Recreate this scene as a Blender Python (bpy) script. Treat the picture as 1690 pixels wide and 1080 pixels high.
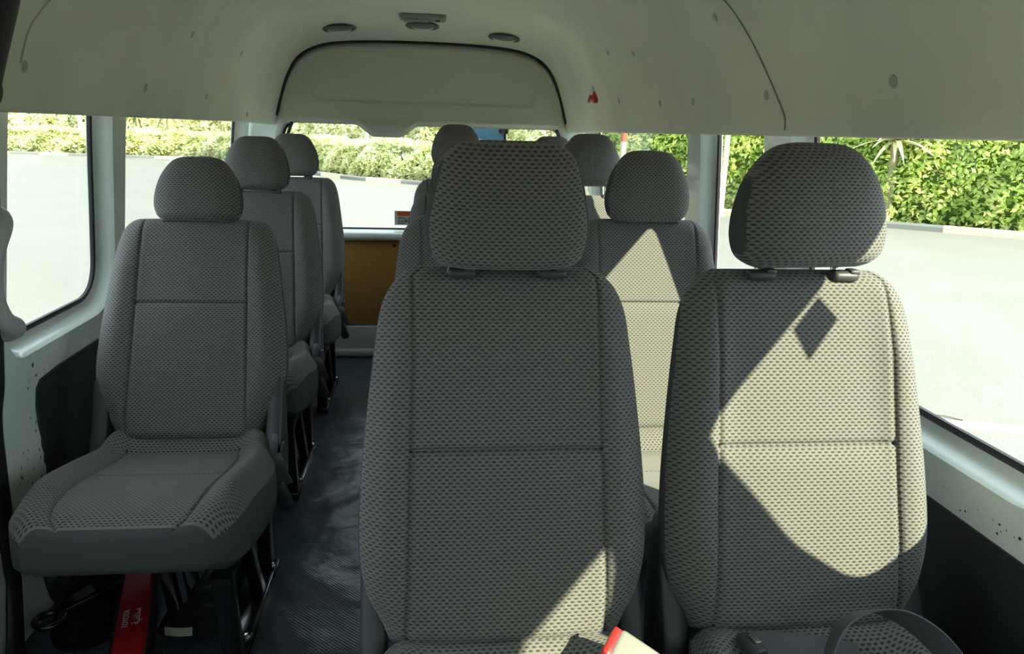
import bpy, bmesh, math, random
from mathutils import Vector, Matrix, geometry
random.seed(7)
PI = math.pi
S = bpy.context.scene
COL = S.collection
for o in list(bpy.data.objects):
    bpy.data.objects.remove(o)

# ------------------------------------------------------------------ camera (metres; the eye is at z = EYE above the lot)
EYE = 1.80
GROUND = -1.80            # all heights below are written relative to the eye and lifted by EYE at the end
FLOOR = -1.15
def make_camera():
    F, roll = 1315.0, 0.03
    yaw, pitch = math.radians(6.9375), math.radians(13.7675)
    f = Vector((math.sin(yaw)*math.cos(pitch), math.cos(yaw)*math.cos(pitch), -math.sin(pitch)))
    r = Vector((math.cos(yaw), -math.sin(yaw), 0)); d = f.cross(r)
    c, s = math.cos(roll), math.sin(roll)
    r2 = r*c - d*s; d2 = r*s + d*c
    cd = bpy.data.cameras.new('camera'); co = bpy.data.objects.new('camera', cd); COL.objects.link(co)
    m = Matrix((( r2.x, -d2.x, -f.x, 0), (r2.y, -d2.y, -f.y, 0), (r2.z, -d2.z, -f.z, 0), (0, 0, 0, 1)))
    co.matrix_world = m
    cd.sensor_width = 36.0; cd.lens = F/1690*36.0; cd.clip_start = 0.05; cd.clip_end = 400
    S.camera = co
make_camera()

# ------------------------------------------------------------------ sky, sun, exposure
SUN_DIR = Vector((1.0, -1.3, 1.1)).normalized()      # towards the sun
SUN_STRENGTH = 14.0
SKY_STRENGTH = 2.8
w = bpy.data.worlds.new('sky'); S.world = w; w.use_nodes = True
bg = w.node_tree.nodes['Background']
bg.inputs['Color'].default_value = (0.74, 0.88, 1.0, 1); bg.inputs['Strength'].default_value = SKY_STRENGTH
sl = bpy.data.lights.new('sun', 'SUN'); sl.energy = SUN_STRENGTH; sl.color = (1.0, 0.94, 0.69); sl.angle = math.radians(0.6)
so = bpy.data.objects.new('sun', sl); COL.objects.link(so)
so.rotation_euler = SUN_DIR.to_track_quat('Z', 'Y').to_euler(); so.location = (6, -8, 8)
S.view_settings.view_transform = 'Standard'; S.view_settings.look = 'None'
S.view_settings.exposure = 0.18; S.view_settings.gamma = 1.0; S.view_settings.use_curve_mapping = False
try:
    S.cycles.use_denoising = True
    S.cycles.max_bounces = 14; S.cycles.diffuse_bounces = 8; S.cycles.transparent_max_bounces = 24
    S.cycles.caustics_reflective = False; S.cycles.caustics_refractive = False
except Exception:
    pass

# ------------------------------------------------------------------ materials
def _new(name):
    m = bpy.data.materials.new(name); m.use_nodes = True
    nt = m.node_tree; b = nt.nodes['Principled BSDF']
    return m, nt, b
def plain(name, col, rough=0.5, metal=0.0, spec=0.5, bump=0.0, scale=200.0, coat=0.0):
    m, nt, b = _new(name)
    b.inputs['Base Color'].default_value = (*col, 1); b.inputs['Roughness'].default_value = rough
    b.inputs['Metallic'].default_value = metal; b.inputs['Specular IOR Level'].default_value = spec
    b.inputs['Coat Weight'].default_value = coat
    if bump:
        tc = nt.nodes.new('ShaderNodeTexCoord'); n = nt.nodes.new('ShaderNodeTexNoise'); n.inputs['Scale'].default_value = scale
        bp = nt.nodes.new('ShaderNodeBump'); bp.inputs['Strength'].default_value = bump; bp.inputs['Distance'].default_value = 0.002
        nt.links.new(tc.outputs['Object'], n.inputs['Vector']); nt.links.new(n.outputs['Fac'], bp.inputs['Height'])
        nt.links.new(bp.outputs['Normal'], b.inputs['Normal'])
    return m
def mottled(name, c1, c2, scale, rough=0.8, detail=4.0, bump=0.0, dist=0.003, spec=0.3, fine=0.0):
    m, nt, b = _new(name)
    tc = nt.nodes.new('ShaderNodeTexCoord'); n = nt.nodes.new('ShaderNodeTexNoise')
    n.inputs['Scale'].default_value = scale; n.inputs['Detail'].default_value = detail
    r = nt.nodes.new('ShaderNodeValToRGB'); r.color_ramp.elements[0].color = (*c1, 1); r.color_ramp.elements[1].color = (*c2, 1)
    r.color_ramp.elements[0].position = 0.3; r.color_ramp.elements[1].position = 0.7
    nt.links.new(tc.outputs['Object'], n.inputs['Vector']); nt.links.new(n.outputs['Fac'], r.inputs['Fac'])
    nt.links.new(r.outputs['Color'], b.inputs['Base Color'])
    b.inputs['Roughness'].default_value = rough; b.inputs['Specular IOR Level'].default_value = spec
    if bump:
        n2 = nt.nodes.new('ShaderNodeTexNoise'); n2.inputs['Scale'].default_value = fine or scale*20
        bp = nt.nodes.new('ShaderNodeBump'); bp.inputs['Strength'].default_value = bump; bp.inputs['Distance'].default_value = dist
        nt.links.new(tc.outputs['Object'], n2.inputs['Vector']); nt.links.new(n2.outputs['Fac'], bp.inputs['Height'])
        nt.links.new(bp.outputs['Normal'], b.inputs['Normal'])
    return m
def weave(name, light, dark, bw=0.0104, bh=0.0049):
    m, nt, b = _new(name)
    uv = nt.nodes.new('ShaderNodeUVMap'); uv.uv_map = 'UVMap'
    def mth(op, a, b_=None, c=None):
        n = nt.nodes.new('ShaderNodeMath'); n.operation = op
        for i, q in enumerate((a, b_, c)):
            if q is None: continue
            if isinstance(q, (int, float)): n.inputs[i].default_value = q
            else: nt.links.new(q, n.inputs[i])
        return n.outputs[0]
    sp = nt.nodes.new('ShaderNodeSeparateXYZ'); nt.links.new(uv.outputs['UV'], sp.inputs[0])
    row = mth('DIVIDE', sp.outputs['Y'], bh); par = mth('MODULO', mth('FLOOR', mth('ADD', row, 4000.0)), 2.0)
    col = mth('MULTIPLY_ADD', par, 0.5, mth('DIVIDE', sp.outputs['X'], bw))
    wx = mth('ABSOLUTE', mth('SINE', mth('MULTIPLY', col, PI))); wy = mth('ABSOLUTE', mth('SINE', mth('MULTIPLY', row, PI)))
    hgt = mth('SUBTRACT', 1.0, mth('MULTIPLY', mth('POWER', wx, 0.8), mth('POWER', wy, 1.0)))
    r = nt.nodes.new('ShaderNodeValToRGB'); r.color_ramp.elements[0].position = 0.10; r.color_ramp.elements[1].position = 0.58
    r.color_ramp.elements[0].color = (*dark, 1); r.color_ramp.elements[1].color = (*light, 1)
    nt.links.new(hgt, r.inputs['Fac']); nt.links.new(r.outputs['Color'], b.inputs['Base Color'])
    bp = nt.nodes.new('ShaderNodeBump'); bp.inputs['Strength'].default_value = 0.6; bp.inputs['Distance'].default_value = 0.0012
    nt.links.new(hgt, bp.inputs['Height']); nt.links.new(bp.outputs['Normal'], b.inputs['Normal'])
    b.inputs['Roughness'].default_value = 0.85; b.inputs['Specular IOR Level'].default_value = 0.2
    b.inputs['Sheen Weight'].default_value = 0.15; b.inputs['Sheen Roughness'].default_value = 0.5
    return m
def glass(name, tint=(0.96, 0.985, 0.97)):
    m = bpy.data.materials.new(name); m.use_nodes = True; nt = m.node_tree
    for n in list(nt.nodes): nt.nodes.remove(n)
    out = nt.nodes.new('ShaderNodeOutputMaterial'); mx = nt.nodes.new('ShaderNodeMixShader')
    t = nt.nodes.new('ShaderNodeBsdfTransparent'); t.inputs['Color'].default_value = (*tint, 1)
    g = nt.nodes.new('ShaderNodeBsdfGlossy'); g.inputs['Roughness'].default_value = 0.02
    lw = nt.nodes.new('ShaderNodeLayerWeight'); pw = nt.nodes.new('ShaderNodeMath'); pw.operation = 'POWER'; pw.inputs[1].default_value = 4.0
    fr = nt.nodes.new('ShaderNodeMath'); fr.operation = 'MULTIPLY_ADD'; fr.inputs[1].default_value = 0.35; fr.inputs[2].default_value = 0.02
    nt.links.new(lw.outputs['Facing'], pw.inputs[0]); nt.links.new(pw.outputs[0], fr.inputs[0])
    nt.links.new(fr.outputs[0], mx.inputs['Fac']); nt.links.new(t.outputs[0], mx.inputs[1]); nt.links.new(g.outputs[0], mx.inputs[2])
    nt.links.new(mx.outputs[0], out.inputs['Surface'])
    return m
def foliage(name, cols, scale=3.0, trans=0.35):
    m = bpy.data.materials.new(name); m.use_nodes = True; nt = m.node_tree
    b = nt.nodes['Principled BSDF']; out = nt.nodes['Material Output']
    geo = nt.nodes.new('ShaderNodeNewGeometry'); r = nt.nodes.new('ShaderNodeValToRGB')
    n = nt.nodes.new('ShaderNodeTexNoise'); n.inputs['Scale'].default_value = scale; n.inputs['Detail'].default_value = 6
    nt.links.new(geo.outputs['Position'], n.inputs['Vector'])
    add = nt.nodes.new('ShaderNodeMath'); add.operation = 'MULTIPLY_ADD'; add.inputs[1].default_value = 0.35; 
    nt.links.new(geo.outputs['Random Per Island'], add.inputs[0]); nt.links.new(n.outputs['Fac'], add.inputs[2])
    el = r.color_ramp.elements
    el[0].position = 0.4; el[0].color = (*cols[0], 1); el[1].position = 0.95; el[1].color = (*cols[-1], 1)
    for k, c in enumerate(cols[1:-1]):
        e = el.new(0.4+0.55*(k+1)/(len(cols)-1)); e.color = (*c, 1)
    nt.links.new(add.outputs[0], r.inputs['Fac'])
    tr = nt.nodes.new('ShaderNodeBsdfTranslucent'); mx = nt.nodes.new('ShaderNodeMixShader'); mx.inputs['Fac'].default_value = trans
    nt.links.new(r.outputs['Color'], b.inputs['Base Color']); nt.links.new(r.outputs['Color'], tr.inputs['Color'])
    b.inputs['Roughness'].default_value = 0.6
    nt.links.new(b.outputs[0], mx.inputs[1]); nt.links.new(tr.outputs[0], mx.inputs[2]); nt.links.new(mx.outputs[0], out.inputs['Surface'])
    return m

FABRIC = weave('woven_grey_fabric', (0.166, 0.160, 0.143), (0.032, 0.032, 0.031))
FABRIC_PLAIN = plain('plain_charcoal_fabric', (0.075, 0.077, 0.076), 0.9, spec=0.15, bump=0.25, scale=900)
PLASTIC = plain('charcoal_plastic', (0.045, 0.048, 0.05), 0.42, bump=0.15, scale=1200)
PLASTIC_GREY = plain('grey_plastic', (0.10, 0.105, 0.105), 0.4)
BLACK_METAL = plain('black_painted_steel', (0.008, 0.008, 0.009), 0.22, coat=0.3)
CHROME = plain('chrome', (0.75, 0.76, 0.76), 0.15, metal=1.0)
RUBBER = plain('black_rubber', (0.012, 0.012, 0.013), 0.55)
PAINT = mottled('white_body_paint', (0.82, 0.87, 0.80), (0.85, 0.90, 0.83), 3.0, rough=0.14, spec=0.8)
LINER = mottled('grey_beige_headliner', (0.72, 0.72, 0.62), (0.84, 0.835, 0.73), 3.0, rough=0.95, bump=0.25, dist=0.003, spec=0.1, fine=160, detail=8)
LINER_FRONT = mottled('grey_beige_front_headliner', (0.62, 0.62, 0.53), (0.70, 0.695, 0.6), 60, rough=0.95, bump=0.35, dist=0.004, spec=0.1, fine=140)
TRIM_GREY = plain('grey_trim_plastic', (0.58, 0.585, 0.505), 0.55, bump=0.1, scale=700)
PANEL_BLACK = plain('black_side_panel', (0.022, 0.026, 0.029), 0.6, bump=0.2, scale=500)
HARDBOARD = mottled('brown_hardboard', (0.44, 0.215, 0.050), (0.50, 0.255, 0.062), 4.0, rough=0.7)
WEBBING = plain('seat_belt_webbing', (0.075, 0.082, 0.085), 0.6, bump=0.3, scale=700)
WHITE_PLASTIC = plain('light_grey_plastic', (0.50, 0.51, 0.47), 0.45)
RED_CASE = plain('red_vinyl', (0.42, 0.012, 0.018), 0.45)
RED_PLASTIC = plain('red_plastic', (0.55, 0.02, 0.015), 0.35)
WHITE = plain('white_print', (0.75, 0.75, 0.75), 0.6)
DARK_PRINT = plain('dark_print', (0.02, 0.02, 0.02), 0.6)
ORANGE = plain('orange_sticker', (0.62, 0.10, 0.012), 0.5)
STICKER_GREY = plain('grey_sticker', (0.50, 0.52, 0.51), 0.5)
LEATHER = plain('black_leatherette', (0.014, 0.015, 0.017), 0.35, bump=0.5, scale=60)
CREAM = plain('cream_cloth', (0.50, 0.48, 0.38), 0.8)
CARPET = plain('black_carpet', (0.008, 0.009, 0.010), 1.0, spec=0.05, bump=0.6, scale=400)
LENS = plain('frosted_lens', (0.20, 0.205, 0.18), 0.35)
GLASS = glass('window_glass')

def vinyl():
    m, nt, b = _new('dark_blue_grey_vinyl')
    b.inputs['Base Color'].default_value = (0.048, 0.070, 0.092, 1); b.inputs['Roughness'].default_value = 0.32
    tc = nt.nodes.new('ShaderNodeTexCoord')
    wv = nt.nodes.new('ShaderNodeTexWave'); wv.inputs['Scale'].default_value = 60; wv.bands_direction = 'DIAGONAL'
    bp = nt.nodes.new('ShaderNodeBump'); bp.inputs['Strength'].default_value = 0.25; bp.inputs['Distance'].default_value = 0.001
    nt.links.new(tc.outputs['Object'], wv.inputs['Vector']); nt.links.new(wv.outputs['Fac'], bp.inputs['Height'])
    n = nt.nodes.new('ShaderNodeTexNoise'); n.inputs['Scale'].default_value = 7; n.inputs['Detail'].default_value = 3
    bp2 = nt.nodes.new('ShaderNodeBump'); bp2.inputs['Strength'].default_value = 0.5; bp2.inputs['Distance'].default_value = 0.02
    nt.links.new(tc.outputs['Object'], n.inputs['Vector']); nt.links.new(n.outputs['Fac'], bp2.inputs['Height'])
    nt.links.new(bp.outputs['Normal'], bp2.inputs['Normal']); nt.links.new(bp2.outputs['Normal'], b.inputs['Normal'])
    return m
VINYL = vinyl()

# ------------------------------------------------------------------ object helpers
def link(name, me, parent=None):
    o = bpy.data.objects.new(name, me); COL.objects.link(o)
    if parent is not None: o.parent = parent
    return o
def mesh(name, verts, faces, mats, parent=None, uvs=None, smooth=True, fmat=None, angle=None):
    me = bpy.data.meshes.new(name); me.from_pydata([tuple(v) for v in verts], [], faces)
    for m in (mats if isinstance(mats, (list, tuple)) else [mats]): me.materials.append(m)
    if fmat:
        me.polygons.foreach_set('material_index', fmat)
    if uvs:
        ul = me.uv_layers.new(name='UVMap')
        for p in me.polygons:
            for li, vi in zip(p.loop_indices, p.vertices): ul.data[li].uv = uvs[vi]
    if smooth: me.polygons.foreach_set('use_smooth', [True]*len(me.polygons))
    me.update()
    if angle:
        try: me.set_sharp_from_angle(angle=math.radians(angle))
        except Exception: pass
    return link(name, me, parent)
class B:
    """collects shapes of one material into one mesh"""
    def __init__(s): s.v = []; s.f = []
    def add(s, v, f):
        k = len(s.v); s.v += [Vector(p) for p in v]; s.f += [tuple(i+k for i in q) for q in f]; return s
    def box(s, c, d, bev=0.004, rot=None, seg=2):
        bm = bmesh.new(); bmesh.ops.create_cube(bm, size=1.0)
        for v in bm.verts: v.co = Vector((v.co.x*d[0], v.co.y*d[1], v.co.z*d[2]))
        if bev: bmesh.ops.bevel(bm, geom=bm.edges[:], offset=min(bev, min(d)*0.49), segments=seg, affect='EDGES', profile=0.5)
        R = rot if rot is not None else Matrix.Identity(3)
        bm.verts.ensure_lookup_table(); bm.verts.index_update()
        s.add([R @ v.co + Vector(c) for v in bm.verts], [[v.index for v in f.verts] for f in bm.faces]); bm.free(); return s
    def tube(s, pts, r, n=12, cap=True):
        pts = [Vector(p) for p in pts]; rs = r if isinstance(r, (list, tuple)) else [r]*len(pts)
        up = None; rings = []
        for i, p in enumerate(pts):
            t = (pts[min(i+1, len(pts)-1)] - pts[max(i-1, 0)]).normalized()
            if up is None:
                up = t.orthogonal().normalized()
            up = (up - t*up.dot(t)).normalized(); sd = t.cross(up)
            rings.append([p + (up*math.cos(2*PI*k/n) + sd*math.sin(2*PI*k/n))*rs[i] for k in range(n)])
        return s.loft(rings, cap)
    def loft(s, rings, cap=True, closed=True):
        n = len(rings[0]); v = [p for r in rings for p in r]; f = []
        for i in range(len(rings)-1):
            for k in range(n if closed else n-1):
                a = i*n+k; b = i*n+(k+1) % n; f.append((a, b, b+n, a+n))
        if cap and closed:
            f.append(tuple(range(n))[::-1]); f.append(tuple((len(rings)-1)*n+k for k in range(n)))
        return s.add(v, f)
    def prism(s, poly, a, bdir):
        """poly: list of 3D points, extruded along bdir; rounded a little"""
        n = len(poly); d = Vector(bdir); p0 = [Vector(p)+Vector(a) for p in poly]
        c = sum(p0, Vector())/n; sh = lambda P, k: [c + (q-c)*k for q in P]
        e = 0.12
        r = [sh(p0, 0.95), p0, [q+d for q in p0], [q+d for q in sh(p0, 0.95)]]
        r[1] = [q+d*e for q in p0]; r[2] = [q+d*(1-e) for q in p0]
        return s.loft(r)
    def bar(s, a, b, wx, wy, ref=(1, 0, 0), bev=0.003):
        a, b = Vector(a), Vector(b); z = (b-a).normalized(); x = Vector(ref); x = (x - z*x.dot(z)).normalized(); y = z.cross(x)
        R = Matrix((x, y, z)).transposed()
        return s.box((a+b)/2, (wx, wy, (b-a).length), bev, R)
    def lathe(s, prof, o, axis=(0, 0, 1), n=32):
        z = Vector(axis).normalized(); x = z.orthogonal().normalized(); y = z.cross(x); o = Vector(o)
        return s.loft([[o + z*h + (x*math.cos(2*PI*k/n)+y*math.sin(2*PI*k/n))*r for k in range(n)] for r, h in prof])
    def make(s, name, mat, parent=None, smooth=True, angle=40):
        bm = bmesh.new(); vs = [bm.verts.new(v) for v in s.v]
        for f in s.f:
            try: bm.faces.new([vs[i] for i in f])
            except ValueError: pass
        bmesh.ops.recalc_face_normals(bm, faces=bm.faces[:])
        me = bpy.data.meshes.new(name); bm.to_mesh(me); bm.free()
        me.materials.append(mat)
        if smooth:
            me.polygons.foreach_set('use_smooth', [True]*len(me.polygons))
            me.set_sharp_from_angle(angle=math.radians(angle))
        return link(name, me, parent)
def empty(name, loc, label, cat, group=None):
    o = bpy.data.objects.new(name, None); COL.objects.link(o); o.location = loc; o.empty_display_size = 0.1
    return tag(o, label, cat, group)
def tag(o, label, cat, group=None, kind=None):
    o['label'] = label; o['category'] = cat
    if group: o['group'] = group
    if kind: o['kind'] = kind
    return o
def struct(o, label, cat):
    o['label'] = label; o['category'] = cat; o['kind'] = 'structure'; return o
def spline(pts, n=12):
    P = [Vector(p) for p in pts]; out = []
    for i in range(len(P)-1):
        p0, p1, p2, p3 = P[max(i-1, 0)], P[i], P[i+1], P[min(i+2, len(P)-1)]
        for k in range(n):
            t = k/n
            out.append(0.5*((2*p1)+(p2-p0)*t+(2*p0-5*p1+4*p2-p3)*t*t+(3*p1-p0-3*p2+p3)*t**3))
    out.append(P[-1]); return out
def interp(prof, t):
    """smooth (monotone-ish) lookup in [(t, v), ...]"""
    if t <= prof[0][0]: return prof[0][1]
    for i in range(len(prof)-1):
        a, b = prof[i], prof[i+1]
        if t <= b[0]:
            h = b[0]-a[0]; u = (t-a[0])/h
            pa = prof[i-1] if i else a; pb = prof[i+2] if i+2 < len(prof) else b
            ma = (b[1]-pa[1])/(b[0]-pa[0]) if b[0] != pa[0] else 0
            mb = (pb[1]-a[1])/(pb[0]-a[0]) if pb[0] != a[0] else 0
            return ((2*u**3-3*u*u+1)*a[1] + (u**3-2*u*u+u)*h*ma + (-2*u**3+3*u*u)*b[1] + (u**3-u*u)*h*mb)
    return prof[-1][1]
def roundpoly(pts, rad, seg=8):
    """2D polygon with rounded corners; rad one number or a list"""
    n = len(pts); P = [Vector((p[0], p[1])) for p in pts]; out = []
    for i in range(n):
        r = rad[i] if isinstance(rad, (list, tuple)) else rad
        a, p, b = P[i-1], P[i], P[(i+1) % n]
        u, v = (a-p).normalized(), (b-p).normalized(); ang = u.angle(v)
        if r <= 0: out.append(p); continue
        d = min(r/math.tan(ang/2), (a-p).length*0.49, (b-p).length*0.49)
        for k in range(seg+1):
            t = k/seg; q0 = p+u*d; q2 = p+v*d
            out.append(q0*(1-t)**2 + p*2*t*(1-t)*0.92+q2*t*t + (q0+q2)*0.5*2*t*(1-t)*0.08)
    return out
def resample(poly, n):
    L = [0]; m = len(poly)
    for i in range(m): L.append(L[-1] + (poly[(i+1) % m]-poly[i]).length)
    out = []; j = 0
    for k in range(n):
        s = L[-1]*k/n
        while L[j+1] < s: j += 1
        t = (s-L[j])/max(L[j+1]-L[j], 1e-9); out.append(poly[j].lerp(poly[(j+1) % m], t))
    return out
def area2(p): return sum(p[i-1].x*p[i].y - p[i].x*p[i-1].y for i in range(len(p)))
def offset(poly, d):
    """positive d grows the polygon"""
    n = len(poly); sg = 1 if area2(poly) > 0 else -1; out = []
    for i in range(n):
        t = (poly[(i+1) % n]-poly[i-1]).normalized(); out.append(poly[i] + Vector((t.y, -t.x))*sg*d)
    return out
def inside(p, poly):
    c = False; n = len(poly)
    for i in range(n):
        a, b = poly[i-1], poly[i]
        if (a.y > p.y) != (b.y > p.y) and p.x < (b.x-a.x)*(p.y-a.y)/(b.y-a.y)+a.x: c = not c
    return c
def sheet(outer, holes, grid=0.12):
    """triangulated 2D sheet with holes -> verts, faces"""
    pts = []; edges = []
    for lp in [outer]+holes:
        k = len(pts); pts += lp; edges += [(k+i, k+(i+1) % len(lp)) for i in range(len(lp))]
    xs = [p.x for p in outer]; ys = [p.y for p in outer]
    x = min(xs)+grid*0.5
    while x < max(xs):
        y = min(ys)+grid*0.5
        while y < max(ys):
            q = Vector((x, y))
            if inside(q, outer) and not any(inside(q, h) for h in holes): pts.append(q)
            y += grid
        x += grid
    V, _, Fc, *_ = geometry.delaunay_2d_cdt(pts, edges, [], 0, 1e-5)
    keep = []
    for f in Fc:
        c = sum((V[i] for i in f), Vector((0, 0)))/len(f)
        if inside(c, outer) and not any(inside(c, h) for h in holes): keep.append(tuple(f))
    return V, keep

# ------------------------------------------------------------------ van side walls
XC = 0.015
WALL_PROF = [(-1.20, 0.895), (-0.62, 0.885), (-0.55, 0.872), (-0.50, 0.866), (-0.25, 0.842), (0.0, 0.818), (0.12, 0.800)]
def xin(z): return interp(WALL_PROF, z)
def xglass(z): return xin(z)+0.048
def side_wall(name, s, y0, y1, windows, label):
    outer = [Vector(p) for p in ((y0, FLOOR-0.02), (y1, FLOOR-0.02), (y1, 0.15), (y0, 0.15))]
    # subdivide the border so that the sheet can bend
    ring = []
    for i in range(4):
        a, b = outer[i], outer[(i+1) % 4]; n = max(2, int((b-a).length/0.1))
        ring += [a.lerp(b, k/n) for k in range(n)]
    holes = []; reveals = []
    for g in windows:
        G = resample(g, 96); O = offset(G, 0.034)
        holes.append(O); reveals.append((G, O))
    V, Fc = sheet(ring, holes, 0.09)
    b = B(); b.add([(XC+s*xin(p.y), p.x, p.y) for p in V], Fc)
    for G, O in reveals:
        rings = []
        for k, (mixv, dep) in enumerate(((0.0, 0.0), (0.10, 0.004), (0.22, 0.013), (0.40, 0.028), (0.80, 0.044), (1.0, 0.047))):
            rings.append([(XC+s*(xin(o.lerp(g, mixv).y)+dep), o.lerp(g, mixv).x, o.lerp(g, mixv).y) for g, o in zip(G, O)])
        b.loft(rings, cap=False)
        # outer skin behind the opening, so that the wall has thickness
        rings = [rings[-1], [(XC+s*(xin(g.y)+0.055), g.x, g.y) for g in G]]
        b.loft(rings, cap=False)
    # outer sheet metal
    b.add([(XC+s*(xin(p.y)+0.055), p.x, p.y) for p in V], Fc)
    return struct(b.make(name, PAINT, angle=50), label, 'wall')
def window(n, s, g, label):
    G = resample(g, 96); b = B()
    gl = [(XC+s*xglass(p.y), p.x, p.y) for p in G]; g2 = [(x+s*0.004, y, z) for x, y, z in gl]
    pane = B().loft([gl, g2]).make('window_%d' % n, GLASS, smooth=False)
    struct(pane, label, 'window')
    I = offset(G, -0.013)
    f = lambda P, e: [(XC+s*(xglass(p.y)+e), p.x, p.y) for p in P]
    seal = B().loft([f(G, 0.0), f(G, -0.008), f(offset(G, -0.006), -0.011), f(I, -0.008), f(I, 0.0)], cap=False).make('rubber_seal', RUBBER, pane)
    return pane
V2 = Vector
# glass outlines in (y, z); unseen right-hand edges shaped to throw the sun patches
WF = roundpoly([(0.47, 0.075), (0.575, -0.22), (0.69, -0.405), (0.87, -0.445), (0.985, -0.485), (1.74, -0.485), (1.725, 0.075)], [0.03, 0.3, 0.2, 0.10, 0.06, 0.10, 0.05])
W2 = roundpoly([(1.93, 0.07), (1.955, -0.485), (2.37, -0.485), (2.31, 0.07)], [0.05, 0.08, 0.10, 0.06])
W3 = roundpoly([(2.49, 0.07), (2.58, -0.485), (3.92, -0.485), (3.91, 0.07)], [0.06, 0.10, 0.1, 0.06])
WD = roundpoly([(-0.55, 0.02), (-0.60, -0.40), (0.10, -0.485), (0.225, -0.09), (0.275, 0.00), (0.275, 0.110)], [0.05, 0.06, 0.10, 0.1, 0.06, 0.03])
L1W = roundpoly([(1.765, 0.07), (1.735, -0.475), (2.290, -0.475), (2.245, 0.07)], [0.07, 0.05, 0.10, 0.06])
L2W = roundpoly([(2.42, 0.07), (2.425, -0.475), (3.93, -0.475), (3.92, 0.07)], [0.05, 0.10, 0.1, 0.06])
LDW = roundpoly([(-0.55, -0.02), (-0.60, -0.40), (0.45, -0.485), (0.43, 0.05)], [0.05, 0.06, 0.10, 0.04])
LSW = roundpoly([(0.72, 0.05), (0.74, -0.475), (1.45, -0.475), (1.42, 0.05)], [0.05, 0.08, 0.10, 0.06])
YR = 4.05
side_wall('wall_right', 1, -1.05, YR, [WF, W2, W3, WD], 'white painted right side of the van body with its window posts')
side_wall('wall_left', -1, -1.05, YR, [L1W, L2W, LDW, LSW], 'white painted left side of the van body with its window posts')
wf = window(1, 1, WF, 'large side window beside the front right-hand seat')
window(2, 1, W2, 'narrow right side window between the two white posts')
window(3, 1, W3, 'rear right side window beyond the thin white post')
window(4, -1, L1W, 'left side window beside the grab handle')
window(5, -1, L2W, 'long rear left side window beside the single seats')
window(6, 1, WD, 'front door window on the right, out of view, outlined to throw a sun patch')
window(7, -1, LDW, 'front door window on the left, out of view')
window(8, -1, LSW, 'sliding door window on the left, out of view')
# permit sticker on the big right window (it throws the small diamond shadow on the seat)
b = B(); b.add([(XC+xglass(z)-0.002, y, z) for y, z in ((0.730, 0.052), (0.800, 0.054), (0.820, -0.004), (0.738, -0.012))], [(0, 1, 2, 3)])
b.make('sticker', WHITE_PLASTIC, wf)

def side_panel(name, s, outline, label):
    P = [Vector(p) for p in outline]; ring = []
    for i in range(len(P)):
        a, b_ = P[i], P[(i+1) % len(P)]; n = max(1, int((b_-a).length/0.08)); ring += [a.lerp(b_, k/n) for k in range(n)]
    V, Fc = sheet(ring, [], 0.09); b = B()
    b.add([(XC+s*(xin(p.y)-0.007), p.x, p.y) for p in V], Fc)
    b.loft([[(XC+s*(xin(p.y)-e), p.x, p.y) for p in ring] for e in (0.007, 0.0)], cap=False)
    return struct(b.make(name, PANEL_BLACK), label, 'side panel')
rt = [(-0.9, -0.603), (4.0, -0.603), (4.0, FLOOR), (-0.9, FLOOR)]
side_panel('trim_1', 1, rt, 'black lower side panel beneath the right windows')
torn = [(1.842, -0.600), (1.838, -0.64), (1.846, -0.69), (1.855, -0.725), (1.853, -0.745), (1.862, -0.765), (1.858, -0.785), (1.868, -0.80), (1.862, -0.83), (1.866, -0.86), (1.872, -0.90), (1.86, -1.0), (1.87, FLOOR)]
side_panel('trim_2', -1, [(4.0, -0.578)] + [(1.95, -0.578), (1.862, -0.584)] + torn + [(4.0, FLOOR)], 'black lower side panel with a torn front edge beneath the left windows')
# paint chips on the bare left post
b = B(); rr = random.Random(4)
for k in range(46):
    q = rr.random(); y = 1.83+rr.uniform(-0.09, 0.02)*(0.3+q); z = -0.60-q*0.26
    if k < 12: y = rr.uniform(1.80, 1.93); z = -0.50-rr.random()*0.075-(1.93-y)*0.3
    rad = rr.uniform(0.0012, 0.0045); nn = 7
    pts = []
    for j in range(nn):
        a = 2*PI*j/nn; r_ = rad*rr.uniform(0.5, 1.3); pts.append((XC-(xin(z+r_*math.sin(a))-0.0008), y+r_*math.cos(a)*0.7, z+r_*math.sin(a)*1.3))
    b.add(pts, [tuple(range(nn))])
chips = b.make('paint_chip', DARK_PRINT, bpy.data.objects['wall_left']); chips['kind'] = 'stuff'; chips['label'] = 'chipped bare spots in the white paint'
b = B()
for k in range(26):
    y = rr.uniform(0.9, 1.28); z = rr.uniform(-0.595, -0.565); rad = rr.uniform(0.001, 0.003)
    b.add([(XC+(xin(z+rad*math.sin(2*PI*j/6))-0.0008), y+rad*math.cos(2*PI*j/6), z+rad*math.sin(2*PI*j/6)) for j in range(6)], [tuple(range(6))])
ch = b.make('paint_chip', DARK_PRINT, bpy.data.objects['wall_right']); ch['kind'] = 'stuff'; ch['label'] = 'small dark chips along the sill'

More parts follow.
